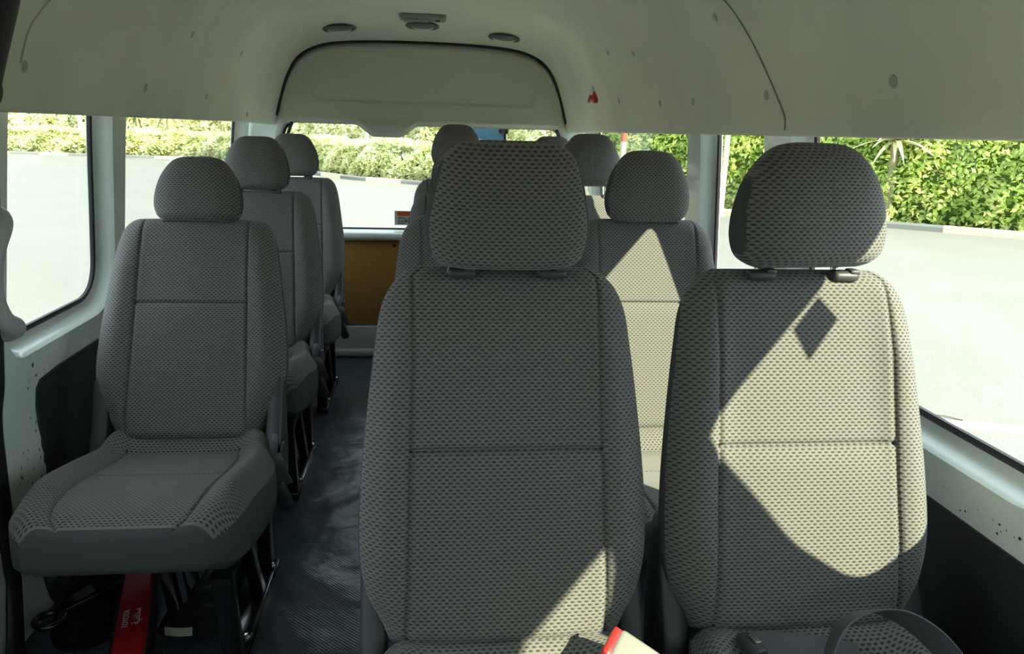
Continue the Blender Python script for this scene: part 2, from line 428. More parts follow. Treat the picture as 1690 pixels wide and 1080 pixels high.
# ------------------------------------------------------------------ floor
def floor():
    nx, ny = 40, 110; v = []; f = []; rr = random.Random(3)
    waves = [(-0.3, 1.9, 0.16, 0.010, 0.9), (-0.18, 2.35, 0.14, 0.009, 2.2), (-0.22, 2.8, 0.12, 0.008, 1.2), (-0.1, 1.5, 0.2, 0.007, 2.9), (-0.25, 3.2, 0.15, 0.006, 0.4), (-0.12, 2.1, 0.1, 0.008, 1.7)]
    for j in range(ny+1):
        for i in range(nx+1):
            x = XC-0.9+1.8*i/nx; y = -1.05+5.1*j/ny; z = FLOOR
            for cx, cy, sg, am, th in waves:
                d2 = ((x-cx)**2+(y-cy)**2)/(sg*sg); ph = (x*math.cos(th)+y*math.sin(th))*38
                z += 1.5*am*math.exp(-d2)*(0.5+0.5*math.cos(ph))
            v.append((x, y, z))
    for j in range(ny):
        for i in range(nx):
            a = j*(nx+1)+i; f.append((a, a+1, a+nx+2, a+nx+1))
    return struct(mesh('floor', v, f, VINYL), 'dark blue-grey rippled vinyl floor of the van', 'floor')
floor()

# ------------------------------------------------------------------ headliner
SEC = [(0.800, 0.060), (0.806, 0.030), (0.800, 0.010), (0.788, 0.012), (0.780, 0.040), (0.768, 0.10), (0.745, 0.18), (0.712, 0.265), (0.665, 0.345), (0.600, 0.408), (0.50, 0.452), (0.36, 0.475), (0.18, 0.485), (0.0, 0.487)]
SECR = [(0.735, 0.060), (0.735, 0.030), (0.728, 0.004), (0.715, 0.002), (0.706, 0.03), (0.695, 0.08), (0.672, 0.16), (0.645, 0.235), (0.608, 0.300), (0.555, 0.345), (0.47, 0.378), (0.35, 0.394), (0.18, 0.402), (0.0, 0.404)]
def section(y, off=0.0):
    t = min(max((y-3.50)/(YR-3.50), 0), 1); t = t**2.2
    pts = [Vector((a[0]*(1-t)+b_[0]*t, a[1]*(1-t)+b_[1]*t)) for a, b_ in zip(SEC, SECR)]
    cx = XC*(1-t)+0.03*t
    sp = spline([(p.x, p.y, 0) for p in pts], 5)
    half = [(p.x, p.y) for p in sp]
    full = [(cx-x, z) for x, z in half] + [(cx+x, z) for x, z in half[::-1][1:]]
    return full
def ceiling():
    ys = [-1.05+i*0.15 for i in range(30)] + [3.45+i*0.04 for i in range(15)] + [YR]
    b = B(); b.loft([[(x, y, z) for x, z in section(y)] for y in ys], cap=False, closed=False)
    # back side of the lining and the outer roof skin
    b.loft([[(XC+(x-XC)*1.06+ (0.0), y, z+0.05) for x, z in section(y)] for y in (-1.05, 1.5, 3.6, YR+0.1)], cap=False, closed=False)
    return struct(b.make('ceiling', LINER, angle=60), 'pale grey-beige fabric headliner over the whole van', 'ceiling')
ceil = ceiling()
def liner_point(side, z, y):
    """point on the lining at height z, with inward normal"""
    pts = section(y); best = None
    for i in range(len(pts)-1):
        a, b_ = pts[i], pts[i+1]
        x = (a[0]+b_[0])/2
        if (x-XC)*side <= 0 or abs(i-len(pts)/2) > len(pts)/2-16: continue
        if min(a[1], b_[1]) <= z <= max(a[1], b_[1]):
            t = (z-a[1])/(b_[1]-a[1]+1e-9); p = Vector((a[0]+(b_[0]-a[0])*t, y, z))
            d = Vector((b_[0]-a[0], 0, b_[1]-a[1])).normalized(); n = Vector((d.z, 0, -d.x))
            if n.x*side > 0: n = -n
            return p, n
    return Vector((0.7*side, y, z)), Vector((-side, 0, 0))
# seams of the two front lining panels and small clips
def seam(side, path, name, label):
    pts = []
    for y, z in path:
        p, n = liner_point(side, z, y); pts.append(p+n*0.0008)
    b = B().tube(spline(pts, 6), 0.0022, 8); o = b.make(name, plain('seam_joint_'+name, (0.25, 0.25, 0.21) if side > 0 else (0.5, 0.5, 0.43), 0.9), ceil); o['label'] = label  # joint line in one flat tone, darker on the right
seam(1, [(1.72, 0.022), (1.715, 0.05), (1.75, 0.10), (1.79, 0.16), (1.84, 0.235), (1.90, 0.31), (1.99, 0.38)], 'seam', 'dark joint line between two lining panels on the right')
seam(-1, [(1.69, 0.10), (1.70, 0.16), (1.73, 0.20), (1.80, 0.27), (1.88, 0.34)], 'faint_seam', 'faint joint line between two lining panels on the left')
CLIP = plain('lining_clip', (0.44, 0.44, 0.38), 0.45)
for side, y, z in ((1, 1.30, 0.10), (1, 1.99, 0.285), (1, 2.78, 0.27), (1, 1.80, 0.097), (1, 3.15, 0.13), (1, 2.62, 0.105), (1, 3.10, 0.30), (1, 2.30, 0.10),
                   (-1, 2.72, 0.265), (-1, 2.42, 0.09), (-1, 3.08, 0.09), (-1, 1.71, 0.095), (-1, 3.42, 0.27), (-1, 3.75, 0.04)):
    p, n = liner_point(side, z, y)
    B().lathe([(0.0, 0.004), (0.006, 0.0038), (0.0105, 0.0024), (0.012, 0.0)], p-n*0.0004, n, 20).make('clip', CLIP, ceil)

# ceiling fittings
def round_fitting(x, y, z, label):
    o = empty('ceiling_light', (x, y, z), label, 'ceiling light', 'round ceiling fittings')
    B().lathe([(0.074, 0.0), (0.076, -0.004), (0.070, -0.010), (0.060, -0.011), (0.056, -0.006), (0.056, 0.0)], (0, 0, 0)).make('rim', PLASTIC_GREY, o)
    B().lathe([(0.057, -0.002), (0.050, -0.007), (0.03, -0.010), (0.0005, -0.011)], (0, 0, 0)).make('lens', PLASTIC_GREY if False else LENS, o)
    return o
def ceil_z(x, y):
    s = section(y)
    for i in range(len(s)-1):
        if s[i][0] <= x <= s[i+1][0]: return s[i][1]+(s[i+1][1]-s[i][1])*(x-s[i][0])/(s[i+1][0]-s[i][0]+1e-9)
    return 0.48
for x, y, lab in ((-0.355, 3.90, 'round grey ceiling fitting nearest the left windows'), (0.02, 3.86, 'round grey ceiling fitting just behind the oblong lamp'), (0.40, 3.93, 'round grey ceiling fitting nearest the right windows')):
    o = round_fitting(x, y, ceil_z(x, y)+0.002, lab)
    o.rotation_euler = (math.radians(-3), math.radians(-5 if x < -0.1 else (5 if x > 0.1 else 0)), 0)
o = empty('dome_lamp', (0.02, 3.70, ceil_z(0.02, 3.70)+0.002), 'oblong grey dome lamp in front of the middle round fitting', 'lamp')
o.rotation_euler = (math.radians(-4), 0, 0)
B().box((0, 0, -0.009), (0.20, 0.085, 0.022), 0.010, seg=4).make('housing', plain('lamp_housing_grey', (0.26, 0.265, 0.235), 0.45), o)
B().box((-0.03, 0, -0.020), (0.11, 0.06, 0.012), 0.005).make('lens', LENS, o)
B().box((0.065, 0, -0.021), (0.022, 0.03, 0.008), 0.003).make('switch', PLASTIC, o)

# red emergency hammer clipped to the lining
p, n = liner_point(1, 0.205, 3.56)
o = empty('emergency_hammer', p, 'red emergency hammer clipped to the headliner at the rear right', 'hammer')
yv = Vector((0, 1, 0)); zv = n.cross(yv).normalized()
if zv.z < 0: zv = -zv
Rm = Matrix((yv, zv, n)).transposed()
o.rotation_euler = Rm.to_euler(); o.scale = (1.2, 1.2, 1.2)
rc = Matrix.Rotation(math.radians(-122), 3, 'Z')
hb = B(); hb.loft([[rc @ Vector((x, 0.020*k*math.cos(2*PI*j/12), 0.026+0.016*k*math.sin(2*PI*j/12))) for j in range(12)] for x, k in ((-0.062, 0.25), (-0.055, 0.8), (-0.03, 0.95), (0.0, 0.75), (0.03, 0.95), (0.055, 0.85), (0.064, 0.3))])
hb.make('hammer_body', RED_PLASTIC, o)
B().box((0, 0, 0.008), (0.05, 0.038, 0.02), 0.004, rc).make('holder', WHITE, o)
B().box(rc @ Vector((0.0, 0.060, 0.022)), (0.034, 0.036, 0.010), 0.003, rc).make('pull_tab', plain('faded_red_plastic', (0.45, 0.10, 0.08), 0.4), o)
B().bar(rc @ Vector((0, 0.02, 0.02)), rc @ Vector((0, 0.048, 0.022)), 0.012, 0.006).make('tab_link', WHITE, o)

# ------------------------------------------------------------------ rear door
def rear_door():
    X0, X1 = XC-0.90, XC+0.90
    win = roundpoly([(-0.655, 0.035), (-0.685, -0.505), (0.745, -0.505), (0.725, 0.035)], [0.10, 0.07, 0.07, 0.10])
    W = resample(win, 110); O = offset(W, 0.028)
    outer = []
    ol = [Vector(p) for p in ((X0, FLOOR-0.02), (X1, FLOOR-0.02), (X1-0.06, 0.10), (0.62, 0.44), (-0.58, 0.44), (X0+0.06, 0.10))]
    for i in range(6):
        a, b_ = ol[i], ol[(i+1) % 6]; n = max(2, int((b_-a).length/0.1)); outer += [a.lerp(b_, k/n) for k in range(n)]
    V, Fc = sheet(outer, [O], 0.12)
    lean = lambda z: YR+0.02-0.0*z
    b = B(); b.add([(p.x, lean(p.y), p.y) for p in V], Fc)
    b.loft([[(p.x, lean(p.y)+d, p.y) for p in R_] for R_, d in ((O, 0), (offset(W, 0.022), 0.012), (offset(W, 0.008), 0.03), (W, 0.036), (W, 0.09))], cap=False)
    b.add([(p.x, lean(p.y)+0.09, p.y) for p in V], Fc)
    # folded sill under the glass
    sill = []
    for y, z in ((YR+0.045, -0.500), (YR-0.012, -0.508), (YR-0.030, -0.516), (YR-0.036, -0.530), (YR-0.030, -0.544), (YR-0.006, -0.552), (YR+0.02, -0.556)):
        sill.append([(x, y, z) for x in (XC-0.83, XC-0.3, XC+0.3, XC+0.85)])
    b.loft(sill, cap=False, closed=False)
    d = struct(b.make('door_1', PAINT, angle=50), 'white rear tailgate with a wide window', 'tailgate')
    pane = B().loft([[(p.x, YR+0.055, p.y) for p in W], [(p.x, YR+0.059, p.y) for p in W]]).make('window_9', GLASS, smooth=False)
    struct(pane, 'wide rear window in the tailgate', 'window')
    I = offset(W, -0.012)
    B().loft([[(p.x, YR+0.056+e, p.y) for p in R_] for R_, e in ((W, 0), (W, -0.008), (offset(W, -0.005), -0.011), (I, -0.008), (I, 0))], cap=False).make('rubber_seal', RUBBER, pane)
    # hardboard lining and white kick panel
    B().box((XC, YR+0.004, -0.771), (1.58, 0.010, 0.430), 0.004).make('lining_board', HARDBOARD, d)['label'] = 'brown hardboard lining board'
    kb = B(); kb.box((XC, YR-0.005, -1.075), (1.70, 0.03, 0.165), 0.010); kb.box((XC, YR-0.03, -1.128), (1.72, 0.05, 0.035), 0.008)
    kb.make('kick_panel', plain('grey_white_plastic', (0.52, 0.54, 0.50), 0.4), d)
    for x in (-0.12, 0.35): B().lathe([(0.0005, 0.004), (0.007, 0.003), (0.009, 0)], (x, YR-0.001, -0.575), (0, -1, 0), 14).make('screw', DARK_PRINT, d)
    # sticker
    st = empty('warning_sticker', (-0.118, YR+0.052, -0.478), 'small orange and grey warning sticker on the rear window', 'sticker')
    B().box((0.075, 0, 0.036), (0.150, 0.002, 0.072), 0.0).make('backing', STICKER_GREY, st)
    B().box((0.078, -0.002, 0.058), (0.128, 0.002, 0.022), 0).make('orange_band', ORANGE, st)
    pb = B()
    for cx in (0.036, 0.086, 0.128):
        for dx, dz, sx, sz in ((0, 0.014, 0.032, 0.003), (0, -0.014, 0.032, 0.003), (-0.0155, 0, 0.003, 0.03), (0.0155, 0, 0.003, 0.03)): pb.box((cx+dx, -0.002, 0.022+dz), (sx, 0.002, sz), 0)
    pb.box((0.036, -0.002, 0.020), (0.020, 0.002, 0.004), 0)
    pb.add([(0.056, -0.003, 0.030), (0.066, -0.003, 0.021), (0.056, -0.003, 0.012)], [(0, 1, 2)])
    pb.add([(0.078, -0.003, 0.030), (0.092, -0.003, 0.033), (0.084, -0.003, 0.010)], [(0, 1, 2)])
    pb.make('pictogram', DARK_PRINT, st, smooth=False)
    return d
rd = rear_door()
# grey header panel above the rear window, with a pressed recess and the bulge over the latch motor
def header():
    nu, nv = 150, 70; sec = section(YR)
    top = [(x, z) for x, z in sec if z > 0.0]
    def ztop(x):
        for i in range(len(sec)-1):
            a, b_ = sec[i], sec[i+1]
            if a[0] <= x <= b_[0] and b_[0] > a[0] and max(a[1], b_[1]) > -1 and not (a[1] < 0.0): return a[1]+(b_[1]-a[1])*(x-a[0])/(b_[0]-a[0])
        return 0.02
    xl, xr = -0.668, 0.728; v = []; f = []
    def sm(e0, e1, x): t = min(max((x-e0)/(e1-e0), 0), 1); return t*t*(3-2*t)
    def zbot(x):
        q = min(sm(-0.31, -0.205, x), 1-sm(-0.095, 0.01, x)); return 0.012-0.056*q - 0.10*max(0, (abs(x-0.03)-0.62))
    for i in range(nu+1):
        u = i/nu; x = xl+(xr-xl)*(0.5-0.5*math.cos(PI*u)) if False else xl+(xr-xl)*u
        zt = max(ztop(x)-0.004, 0.03); zb = zbot(x)
        for j in range(nv+1):
            t = j/nv; z = zb+(zt-zb)*t
            y = YR-0.012+0.05*max(0, z)                      # leans back a little
            ex = min(x-xl, xr-x); y += 0.03*(1-min(1, ex/0.03))**2
            y += 0.02*(1-min(1, (zt-z)/0.03))**2*0.8
            # rim below
            y += 0.022*(1-sm(0.0, 0.028, z-zb))
            # recess: inside a rounded box
            cx, cz, hw, hh = 0.035, 0.225, 0.535, 0.105
            dx = max(abs(x-cx)-(hw-0.07)-0.10*(0.33-z)*0, 0); dz = max(abs(z-cz)-(hh-0.05), 0); dd = math.hypot(dx/0.07, dz/0.05)
            y += 0.012*(1-sm(0.85, 1.12, dd)); y -= 0.006*math.exp(-((z-0.112)/0.012)**2)*(1 if abs(x-cx) < 0.54 else 0)
            # latch bulge
            q = min(sm(-0.33, -0.25, x), 1-sm(-0.05, 0.03, x)); y -= 0.032*q*(1-sm(0.0, 0.05, z))
            v.append((x, y, z))
    for i in range(nu):
        for j in range(nv):
            a = i*(nv+1)+j; f.append((a, a+nv+1, a+nv+2, a+1))
    o = mesh('header_panel', v, f, TRIM_GREY, rd); o['label'] = 'grey header panel with a pressed recess and a rounded bulge'
    gap = B().tube([(x, YR-0.004, z-0.003) for x, z in sec if z > 0.035][6:-6], 0.007, 8); gap.make('weatherstrip', RUBBER, rd)
header()
for x, lab in ((-0.60, 0), (0.685, 1)):
    g = B(); g.tube([(x, YR-0.02, 0.012), (x-0.02*(1-2*lab), YR+0.01, -0.03), (x-0.05*(1-2*lab), YR+0.03, -0.09)], 0.008, 10); g.make('gas_strut', RUBBER, rd)

# outside rear mirror that looks down behind the van
o = empty('rear_mirror', (0.37, YR+0.20, -0.01), 'blue-tinted outside mirror hanging behind the top of the rear window', 'mirror')
MIR = plain('blue_mirror_shell', (0.25, 0.48, 0.72), 0.15, metal=0.3)
sh = B(); rings = []
for k in range(13):
    a = -1.15+2.3*k/12; rings.append([(0.10*a-0.02, 0.05*math.cos(a), 0.005+0.05*(1-t)-0.045*math.cos(a*1.1)*t-0.022*a) if False else (0.085*a-0.015, 0.05*math.cos(a)*(0.4+t), 0.050-0.075*t-0.018*a-0.02*math.cos(a)*t) for t in (0, 0.25, 0.5, 0.75, 1.0)])
sh.loft(rings, cap=False, closed=False); shell = sh.make('mirror_shell', MIR, o)
B().tube([(-0.105, 0.02, -0.012), (-0.05, 0.055, -0.038), (0.0, 0.07, -0.048), (0.06, 0.05, -0.045)], 0.008, 10).make('mirror_rim', plain('pale_rim', (0.70, 0.80, 0.80), 0.3), o)
B().box((0.072, 0.0, 0.018), (0.050, 0.05, 0.042), 0.012).make('mount', RUBBER, o)
B().box((0.072, -0.065, 0.030), (0.040, 0.13, 0.022), 0.005).make('bracket', RUBBER, o)
B().tube([(0.078, 0, 0.0), (0.082, 0.0, -0.04), (0.080, 0, -0.10), (0.076, -0.06, -0.2)], 0.007, 10).make('stay', RUBBER, o)

# unseen front wall; windscreen opening cut low to dim light on the headrests
def front():
    ol = [Vector(p) for p in ((XC-0.9, FLOOR), (XC+0.9, FLOOR), (XC+0.80, 0.1), (XC+0.5, 0.5), (XC-0.5, 0.5), (XC-0.80, 0.1))]
    W = resample(roundpoly([(-0.74, -0.12), (-0.76, -0.40), (0.79, -0.40), (0.77, -0.12)], 0.08), 80)
    V, Fc = sheet(ol, [W], 0.2); b = B()
    for d in (0, 0.05): b.add([(p.x, -1.05-d, p.y) for p in V], Fc)
    b.loft([[(p.x, -1.05, p.y) for p in W], [(p.x, -1.10, p.y) for p in W]], cap=False)
    struct(b.make('wall_front', TRIM_GREY), 'unseen grey front wall around a windscreen cut low to limit daylight', 'wall')
    struct(B().loft([[(p.x, -1.07, p.y) for p in W], [(p.x, -1.075, p.y) for p in W]]).make('window_10', GLASS, smooth=False), 'unseen windscreen, cut low to limit the daylight', 'window')
front()
# sliding door weatherstrip on the left
pts = [(XC-xin(z)+0.004, 1.665 - 0.02*math.sin((z+1.15)*1.6), z) for z in [FLOOR+0.16+0.05*k for k in range(21)]]
path = [(XC-0.80, 1.42, FLOOR+0.008), (XC-0.845, 1.54, FLOOR+0.012), (XC-0.875, 1.615, FLOOR+0.055)] + pts
for z in (0.05, 0.10, 0.18, 0.26, 0.34, 0.40):
    pp, nn = liner_point(-1, z, 1.60); path.append(pp + nn*0.004 + Vector((0, -0.030+0.035*min(z, 0.15)/0.15-0.10*max(0, z-0.15), 0)))
b = B()
P = spline(path, 4); rings = []
for i, q in enumerate(P):
    t = (P[min(i+1, len(P)-1)]-P[max(i-1, 0)]).normalized(); y = Vector((0, 1, 0)); y = (y-t*y.dot(t)).normalized(); x = t.cross(y)
    rings.append([q + y*0.026*math.cos(2*PI*k/14) + x*0.013*math.sin(2*PI*k/14) for k in range(14)])
b.loft(rings); struct(b.make('trim_3', RUBBER), 'thick black rubber weatherstrip around the sliding door opening', 'weatherstrip')

# grab handle on the left post
o = empty('grab_handle', (XC-0.86, 1.71, -0.30), 'pale grey grab handle on the post at the left edge', 'handle')
hb = B(); r0 = Vector((-(XC-0.86)-0.018, -1.71-0.022, 0.30))
hp = spline([(-0.840, 1.700, -0.188), (-0.805, 1.690, -0.190), (-0.785, 1.672, -0.204), (-0.785, 1.640, -0.245), (-0.788, 1.622, -0.300), (-0.788, 1.622, -0.345), (-0.786, 1.640, -0.385), (-0.784, 1.672, -0.408), (-0.805, 1.690, -0.418), (-0.845, 1.700, -0.424)], 6)
rad = [interp([(0, 0.026), (0.1, 0.025), (0.25, 0.020), (0.5, 0.018), (0.72, 0.019), (0.88, 0.024), (1, 0.026)], i/(len(hp)-1)) for i in range(len(hp))]
hb.tube([p+r0 for p in hp], rad, 18); hb.make('grip', plain('handle_plastic', (0.42, 0.44, 0.41), 0.4), o)
for z in (-0.188, -0.424):
    B().box(Vector((-0.842, 1.705, z))+r0, (0.03, 0.060, 0.062), 0.012).make('mount', plain('handle_mount_plastic', (0.33, 0.35, 0.32), 0.45), o)

# ------------------------------------------------------------------ seats
_cache = {}
def pillow(key, wprof, H, D0, D1, sx, seam_t, mats, bolster=0.022, puff=0.010, t_top=0.93, t_bot=0.05, edge_p=4.0, back_flat=0.7, sxs=None, edge_q=0.5, side_plain=0.72):
    """rounded upholstered slab: local x across, z up along it, -y its face. Returns mesh data"""
    if key in _cache: return _cache[key]
    # columns across the face
    cs = []
    ks = 0.60
    base = [i/34 for i in range(35)]
    cols = sorted(set([-(1-(1-s)**1.7)*(1-ks)-ks for s in base if s > 0] + [(1-(1-s)**1.7)*(1-ks)+ks for s in base if s > 0] + [ks*(i/30) for i in range(-30, 31)] + [sg*(ks+d) for sg in (-1, 1) for d in (-0.02, -0.01, 0.01, 0.02)]))
    def X(c, w, s_):
        a = abs(c); x = s_*a/ks if a <= ks else s_+(w-s_)*(a-ks)/(1-ks)
        return math.copysign(x, c)
    rows = [0.5-0.5*math.cos(PI*i/80) for i in range(81)]
    if seam_t: rows = sorted(set(rows+[seam_t+d for d in (-0.014, -0.009, -0.005, -0.0025, 0, 0.0025, 0.005, 0.009, 0.014)]))
    nb = 26; v = []; uv = []; f = []; fm = []
    nc = len(cols); ring = nc+nb
    for t in rows:
        w_ = interp(wprof, t); s_ = (sx if not callable(sx) else sx(t)); s_ = min(s_, w_*0.86)
        D = D0+(D1-D0)*t
        k = 1.0
        if t > t_top: k = math.sqrt(max(0, 1-((t-t_top)/(1-t_top))**2))
        if t < t_bot: k = (max(0, 1-((t_bot-t)/t_bot)**2.4))**0.5
        k = max(k, 0.002)
        st = seam_t + 0.0 if seam_t else 9
        for c in cols:
            x = X(c, w_, s_); u = x/w_
            e = max(0, 1-abs(u)**edge_p)**edge_q
            fr = D*e
            bo = bolster*math.exp(-((abs(u)-0.80)/0.17)**2)*min(1, 4*t, 4*(1-t))
            fr += bo
            if seam_t and abs(c) <= ks:
                arch = 0.012*(1-(c/ks)**2)
                dt = (t-seam_t)*H
                fr -= 0.0075*math.exp(-(dt/0.0035)**2)
                if dt < 0: fr += puff*(1-math.exp(dt/0.02))*math.exp(dt/0.16)*(1-(abs(c)/ks)**6)
            if s_ > 0.02: fr -= 0.006*math.exp(-((abs(x)-s_)/0.0035)**2)
            v.append((x, -fr*k, t*H)); uv.append((x, t*H))
        for j in range(nb):                    # back side, right to left
            a = PI*(j+0.5)/nb; u = math.cos(a)
            v.append((w_*u, D*back_flat*max(0, 1-abs(u)**6)**0.5*k, t*H)); uv.append((w_*u+0.003, t*H))
    for i in range(len(rows)-1):
        for j in range(ring):
            a = i*ring+j; b_ = i*ring+(j+1) % ring; f.append((a, b_, b_+ring, a+ring))
    f.append(tuple(range(ring))[::-1]); f.append(tuple((len(rows)-1)*ring+j for j in range(ring)))
    me = bpy.data.meshes.new(key); me.from_pydata(v, [], f)
    for m in mats: me.materials.append(m)
    ul = me.uv_layers.new(name='UVMap'); me.update()
    for p in me.polygons:
        for li, vi in zip(p.loop_indices, p.vertices): ul.data[li].uv = uv[vi]
        p.use_smooth = True
        if len(mats) > 1 and (p.normal.y > 0.25 or abs(p.normal.x) > side_plain): p.material_index = 1
    _cache[key] = me; return me

FAB = [FABRIC, FABRIC_PLAIN]
# outlines: half width along the height of the back
SINGLE = [(0, 0.168), (0.06, 0.180), (0.16, 0.210), (0.28, 0.229), (0.45, 0.228), (0.65, 0.215), (0.82, 0.202), (0.90, 0.193), (0.955, 0.181), (0.985, 0.166), (1, 0.150)]
TWIN = [(0, 0.172), (0.05, 0.182), (0.13, 0.205), (0.24, 0.2165), (0.40, 0.2155), (0.62, 0.205), (0.80, 0.193), (0.88, 0.186), (0.94, 0.172), (0.98, 0.152), (1, 0.132)]
HEAD = [(0, 0.078), (0.03, 0.090), (0.10, 0.104), (0.24, 0.1125), (0.38, 0.1125), (0.52, 0.108), (0.66, 0.0995), (0.78, 0.088), (0.88, 0.075), (0.94, 0.064), (0.975, 0.052), (0.993, 0.038), (1, 0.026)]
HEAD_SQ = [(0, 0.083), (0.03, 0.094), (0.10, 0.107), (0.24, 0.1145), (0.40, 0.1140), (0.55, 0.1085), (0.70, 0.1025), (0.82, 0.094), (0.90, 0.085), (0.95, 0.075), (0.98, 0.062), (0.994, 0.048), (1, 0.036)]
def back_mesh(kind, H):
    if kind == 'single': return pillow('backrest_single_%.3f' % H, SINGLE, H, 0.062, 0.044, lambda t: 0.142-0.014*t, 0.605, FAB, bolster=0.024, puff=0.006, side_plain=0.93)
    if kind == 'twin': return pillow('backrest_twin_%.3f' % H, TWIN, H, 0.062, 0.046, lambda t: 0.146-0.010*t, 0.515, FAB, bolster=0.022, puff=0.013, side_plain=0.94)
    return pillow('backrest_row_%.3f' % H, TWIN, H, 0.062, 0.044, lambda t: 0.140-0.010*t, 0.60, FAB, bolster=0.018, puff=0.008, side_plain=0.94)
def head_mesh(kind):
    if kind == 'square': return pillow('headrest_square', [(t, w_*1.05) for t, w_ in HEAD_SQ], 0.184, 0.058, 0.050, 0.0, None, FAB, bolster=0.0, t_top=0.72, t_bot=0.14, edge_p=3.2, back_flat=0.8, edge_q=0.5, side_plain=0.84)
    if kind == 'wide': return pillow('headrest_wide', [(t, w_*1.13) for t, w_ in HEAD], 0.190, 0.064, 0.052, 0.0, None, FAB, bolster=0.0, t_top=0.66, t_bot=0.16, edge_p=3.0, back_flat=0.9, edge_q=0.5, side_plain=0.86)
    if kind == 'small': return pillow('headrest_small', [(t, w_*0.97) for t, w_ in HEAD], 0.170, 0.054, 0.045, 0.0, None, FAB, bolster=0.0, t_top=0.66, t_bot=0.16, edge_p=3.0, back_flat=0.85, edge_q=0.5, side_plain=0.90)
    return pillow('headrest_dome', HEAD, 0.186, 0.056, 0.046, 0.0, None, FAB, bolster=0.0, t_top=0.66, t_bot=0.16, edge_p=3.0, back_flat=0.85, edge_q=0.5, side_plain=0.84)

def cushion_mesh(kind):
    """x across, -y forward, z up; origin under the back hinge at the cushion top"""
    key = 'cushion_'+kind
    if key in _cache: return _cache[key]
    L = 0.50 if kind == 'single' else 0.50
    wp = [(0, 0.185), (0.10, 0.205), (0.25, 0.222), (0.5, 0.228), (0.75, 0.223), (0.90, 0.213), (0.97, 0.196), (1, 0.176)] if kind == 'single' else [(0, 0.180), (0.10, 0.19), (0.4, 0.205), (0.75, 0.212), (0.9, 0.205), (0.97, 0.19), (1, 0.17)]
    v = []; f = []; uv = []
    rows = sorted(set([i/60 for i in range(61)] + [1-0.004*k for k in range(8)] + [0.14+d for d in (-0.01, -0.005, 0.005, 0.01)] + [0.50+d for d in (-0.01, -0.005, 0.0, 0.005, 0.01)]))
    cols = sorted(set([math.sin(PI/2*(i/40)) for i in range(-40, 41)] + [sg*(0.62+d) for sg in (-1, 1) for d in (-0.02, -0.01, 0, 0.01, 0.02)]))
    nb = 20; nc = len(cols); ring = nc+2*nb
    def top(t):   # height of the middle of the cushion from back (0) to front (1)
        return interp([(0, 0.035), (0.06, 0.025), (0.13, -0.006), (0.2, -0.012), (0.45, 0.010), (0.70, 0.034), (0.85, 0.040), (0.94, 0.036), (1, 0.022)], t)
    bot = lambda t: interp([(0, -0.10), (0.3, -0.125), (0.6, -0.117), (0.85, -0.098), (0.95, -0.088), (1, -0.070)], t)
    for t in rows:
        w_ = interp(wp, t); y = -t*L
        zt = top(t); zb = bot(t); sm_ = min(max((t-0.02)/0.10, 0), 1)
        for c in cols:
            e = 1-abs(c)**9
            x = w_*c
            z = zt + 0.034*math.exp(-((abs(c)-0.82)/0.15)**2)*sm_*(1-0.75*max(0, (t-0.75)/0.25)) - 0.030*(abs(c)**9)
            z -= 0.006*math.exp(-((abs(x)-0.62*w_)/0.004)**2)*(1 if t > 0.13 else 0)
            if abs(c) < 0.62: z -= 0.005*math.exp(-((t-0.14)/0.007)**2) + 0.002*math.exp(-((t-0.50)/0.006)**2)
            v.append((x, y, z)); uv.append((x, y))
        ze = zt-0.030
        for j in range(1, nb+1):
            q = j/nb; v.append((w_*(1+0.012*math.sin(PI*q)-0.10*max(0, q-0.8)/0.2), y*(1+0.0*q), ze+(zb-ze)*q)); uv.append((w_+0.2*q, y))
        for j in range(nb):
            q = 1-(j)/nb; v.append((-w_*(1+0.012*math.sin(PI*q)-0.10*max(0, q-0.8)/0.2), y, ze+(zb-ze)*q)); uv.append((-w_-0.2*q, y))
    for i in range(len(rows)-1):
        for j in range(ring):
            a = i*ring+j; b_ = i*ring+(j+1) % ring; f.append((a+ring, b_+ring, b_, a))
    nbase = len(v)
    # front skirt: close the end with a gently bulging nose
    last = list(range((len(rows)-1)*ring, len(rows)*ring)); prev = last
    for k, (sc, dy) in enumerate(((0.985, 0.007), (0.93, 0.015), (0.6, 0.020), (0.1, 0.021))):
        cur = []
        zc = -0.03
        for idx in last:
            p = v[idx]; cur.append(len(v)); v.append((p[0]*sc, p[1]-dy, zc+(p[2]-zc)*sc)); uv.append(uv[idx])
        for j in range(ring): f.append((cur[j], cur[(j+1) % ring], prev[(j+1) % ring], prev[j]))
        prev = cur
    f.append(tuple(prev)[::-1]); f.append(tuple(range(ring)))
    me = bpy.data.meshes.new(key); me.from_pydata(v, [], f)
    me.materials.append(FABRIC); me.materials.append(FABRIC_PLAIN); ul = me.uv_layers.new(name='UVMap')
    bm = bmesh.new(); bm.from_mesh(me); bmesh.ops.recalc_face_normals(bm, faces=bm.faces[:]); bm.to_mesh(me); bm.free(); me.update()
    ul = me.uv_layers[0]
    for p in me.polygons:
        for li, vi in zip(p.loop_indices, p.vertices): ul.data[li].uv = uv[vi]
        p.use_smooth = True
        if all(i % ring >= nc-1 or i % ring == 0 or i >= nbase for i in p.vertices): p.material_index = 1
    _cache[key] = me; return me

def shared(key, builder, name, parent, loc=(0, 0, 0), rot=(0, 0, 0)):
    """build a mesh once, then re-use it for every other seat"""
    if key in _cache:
        o = link(name, _cache[key], parent)
    else:
        o = builder(); o.parent = parent; _cache[key] = o.data
    o.location = loc; o.rotation_euler = rot
    return o

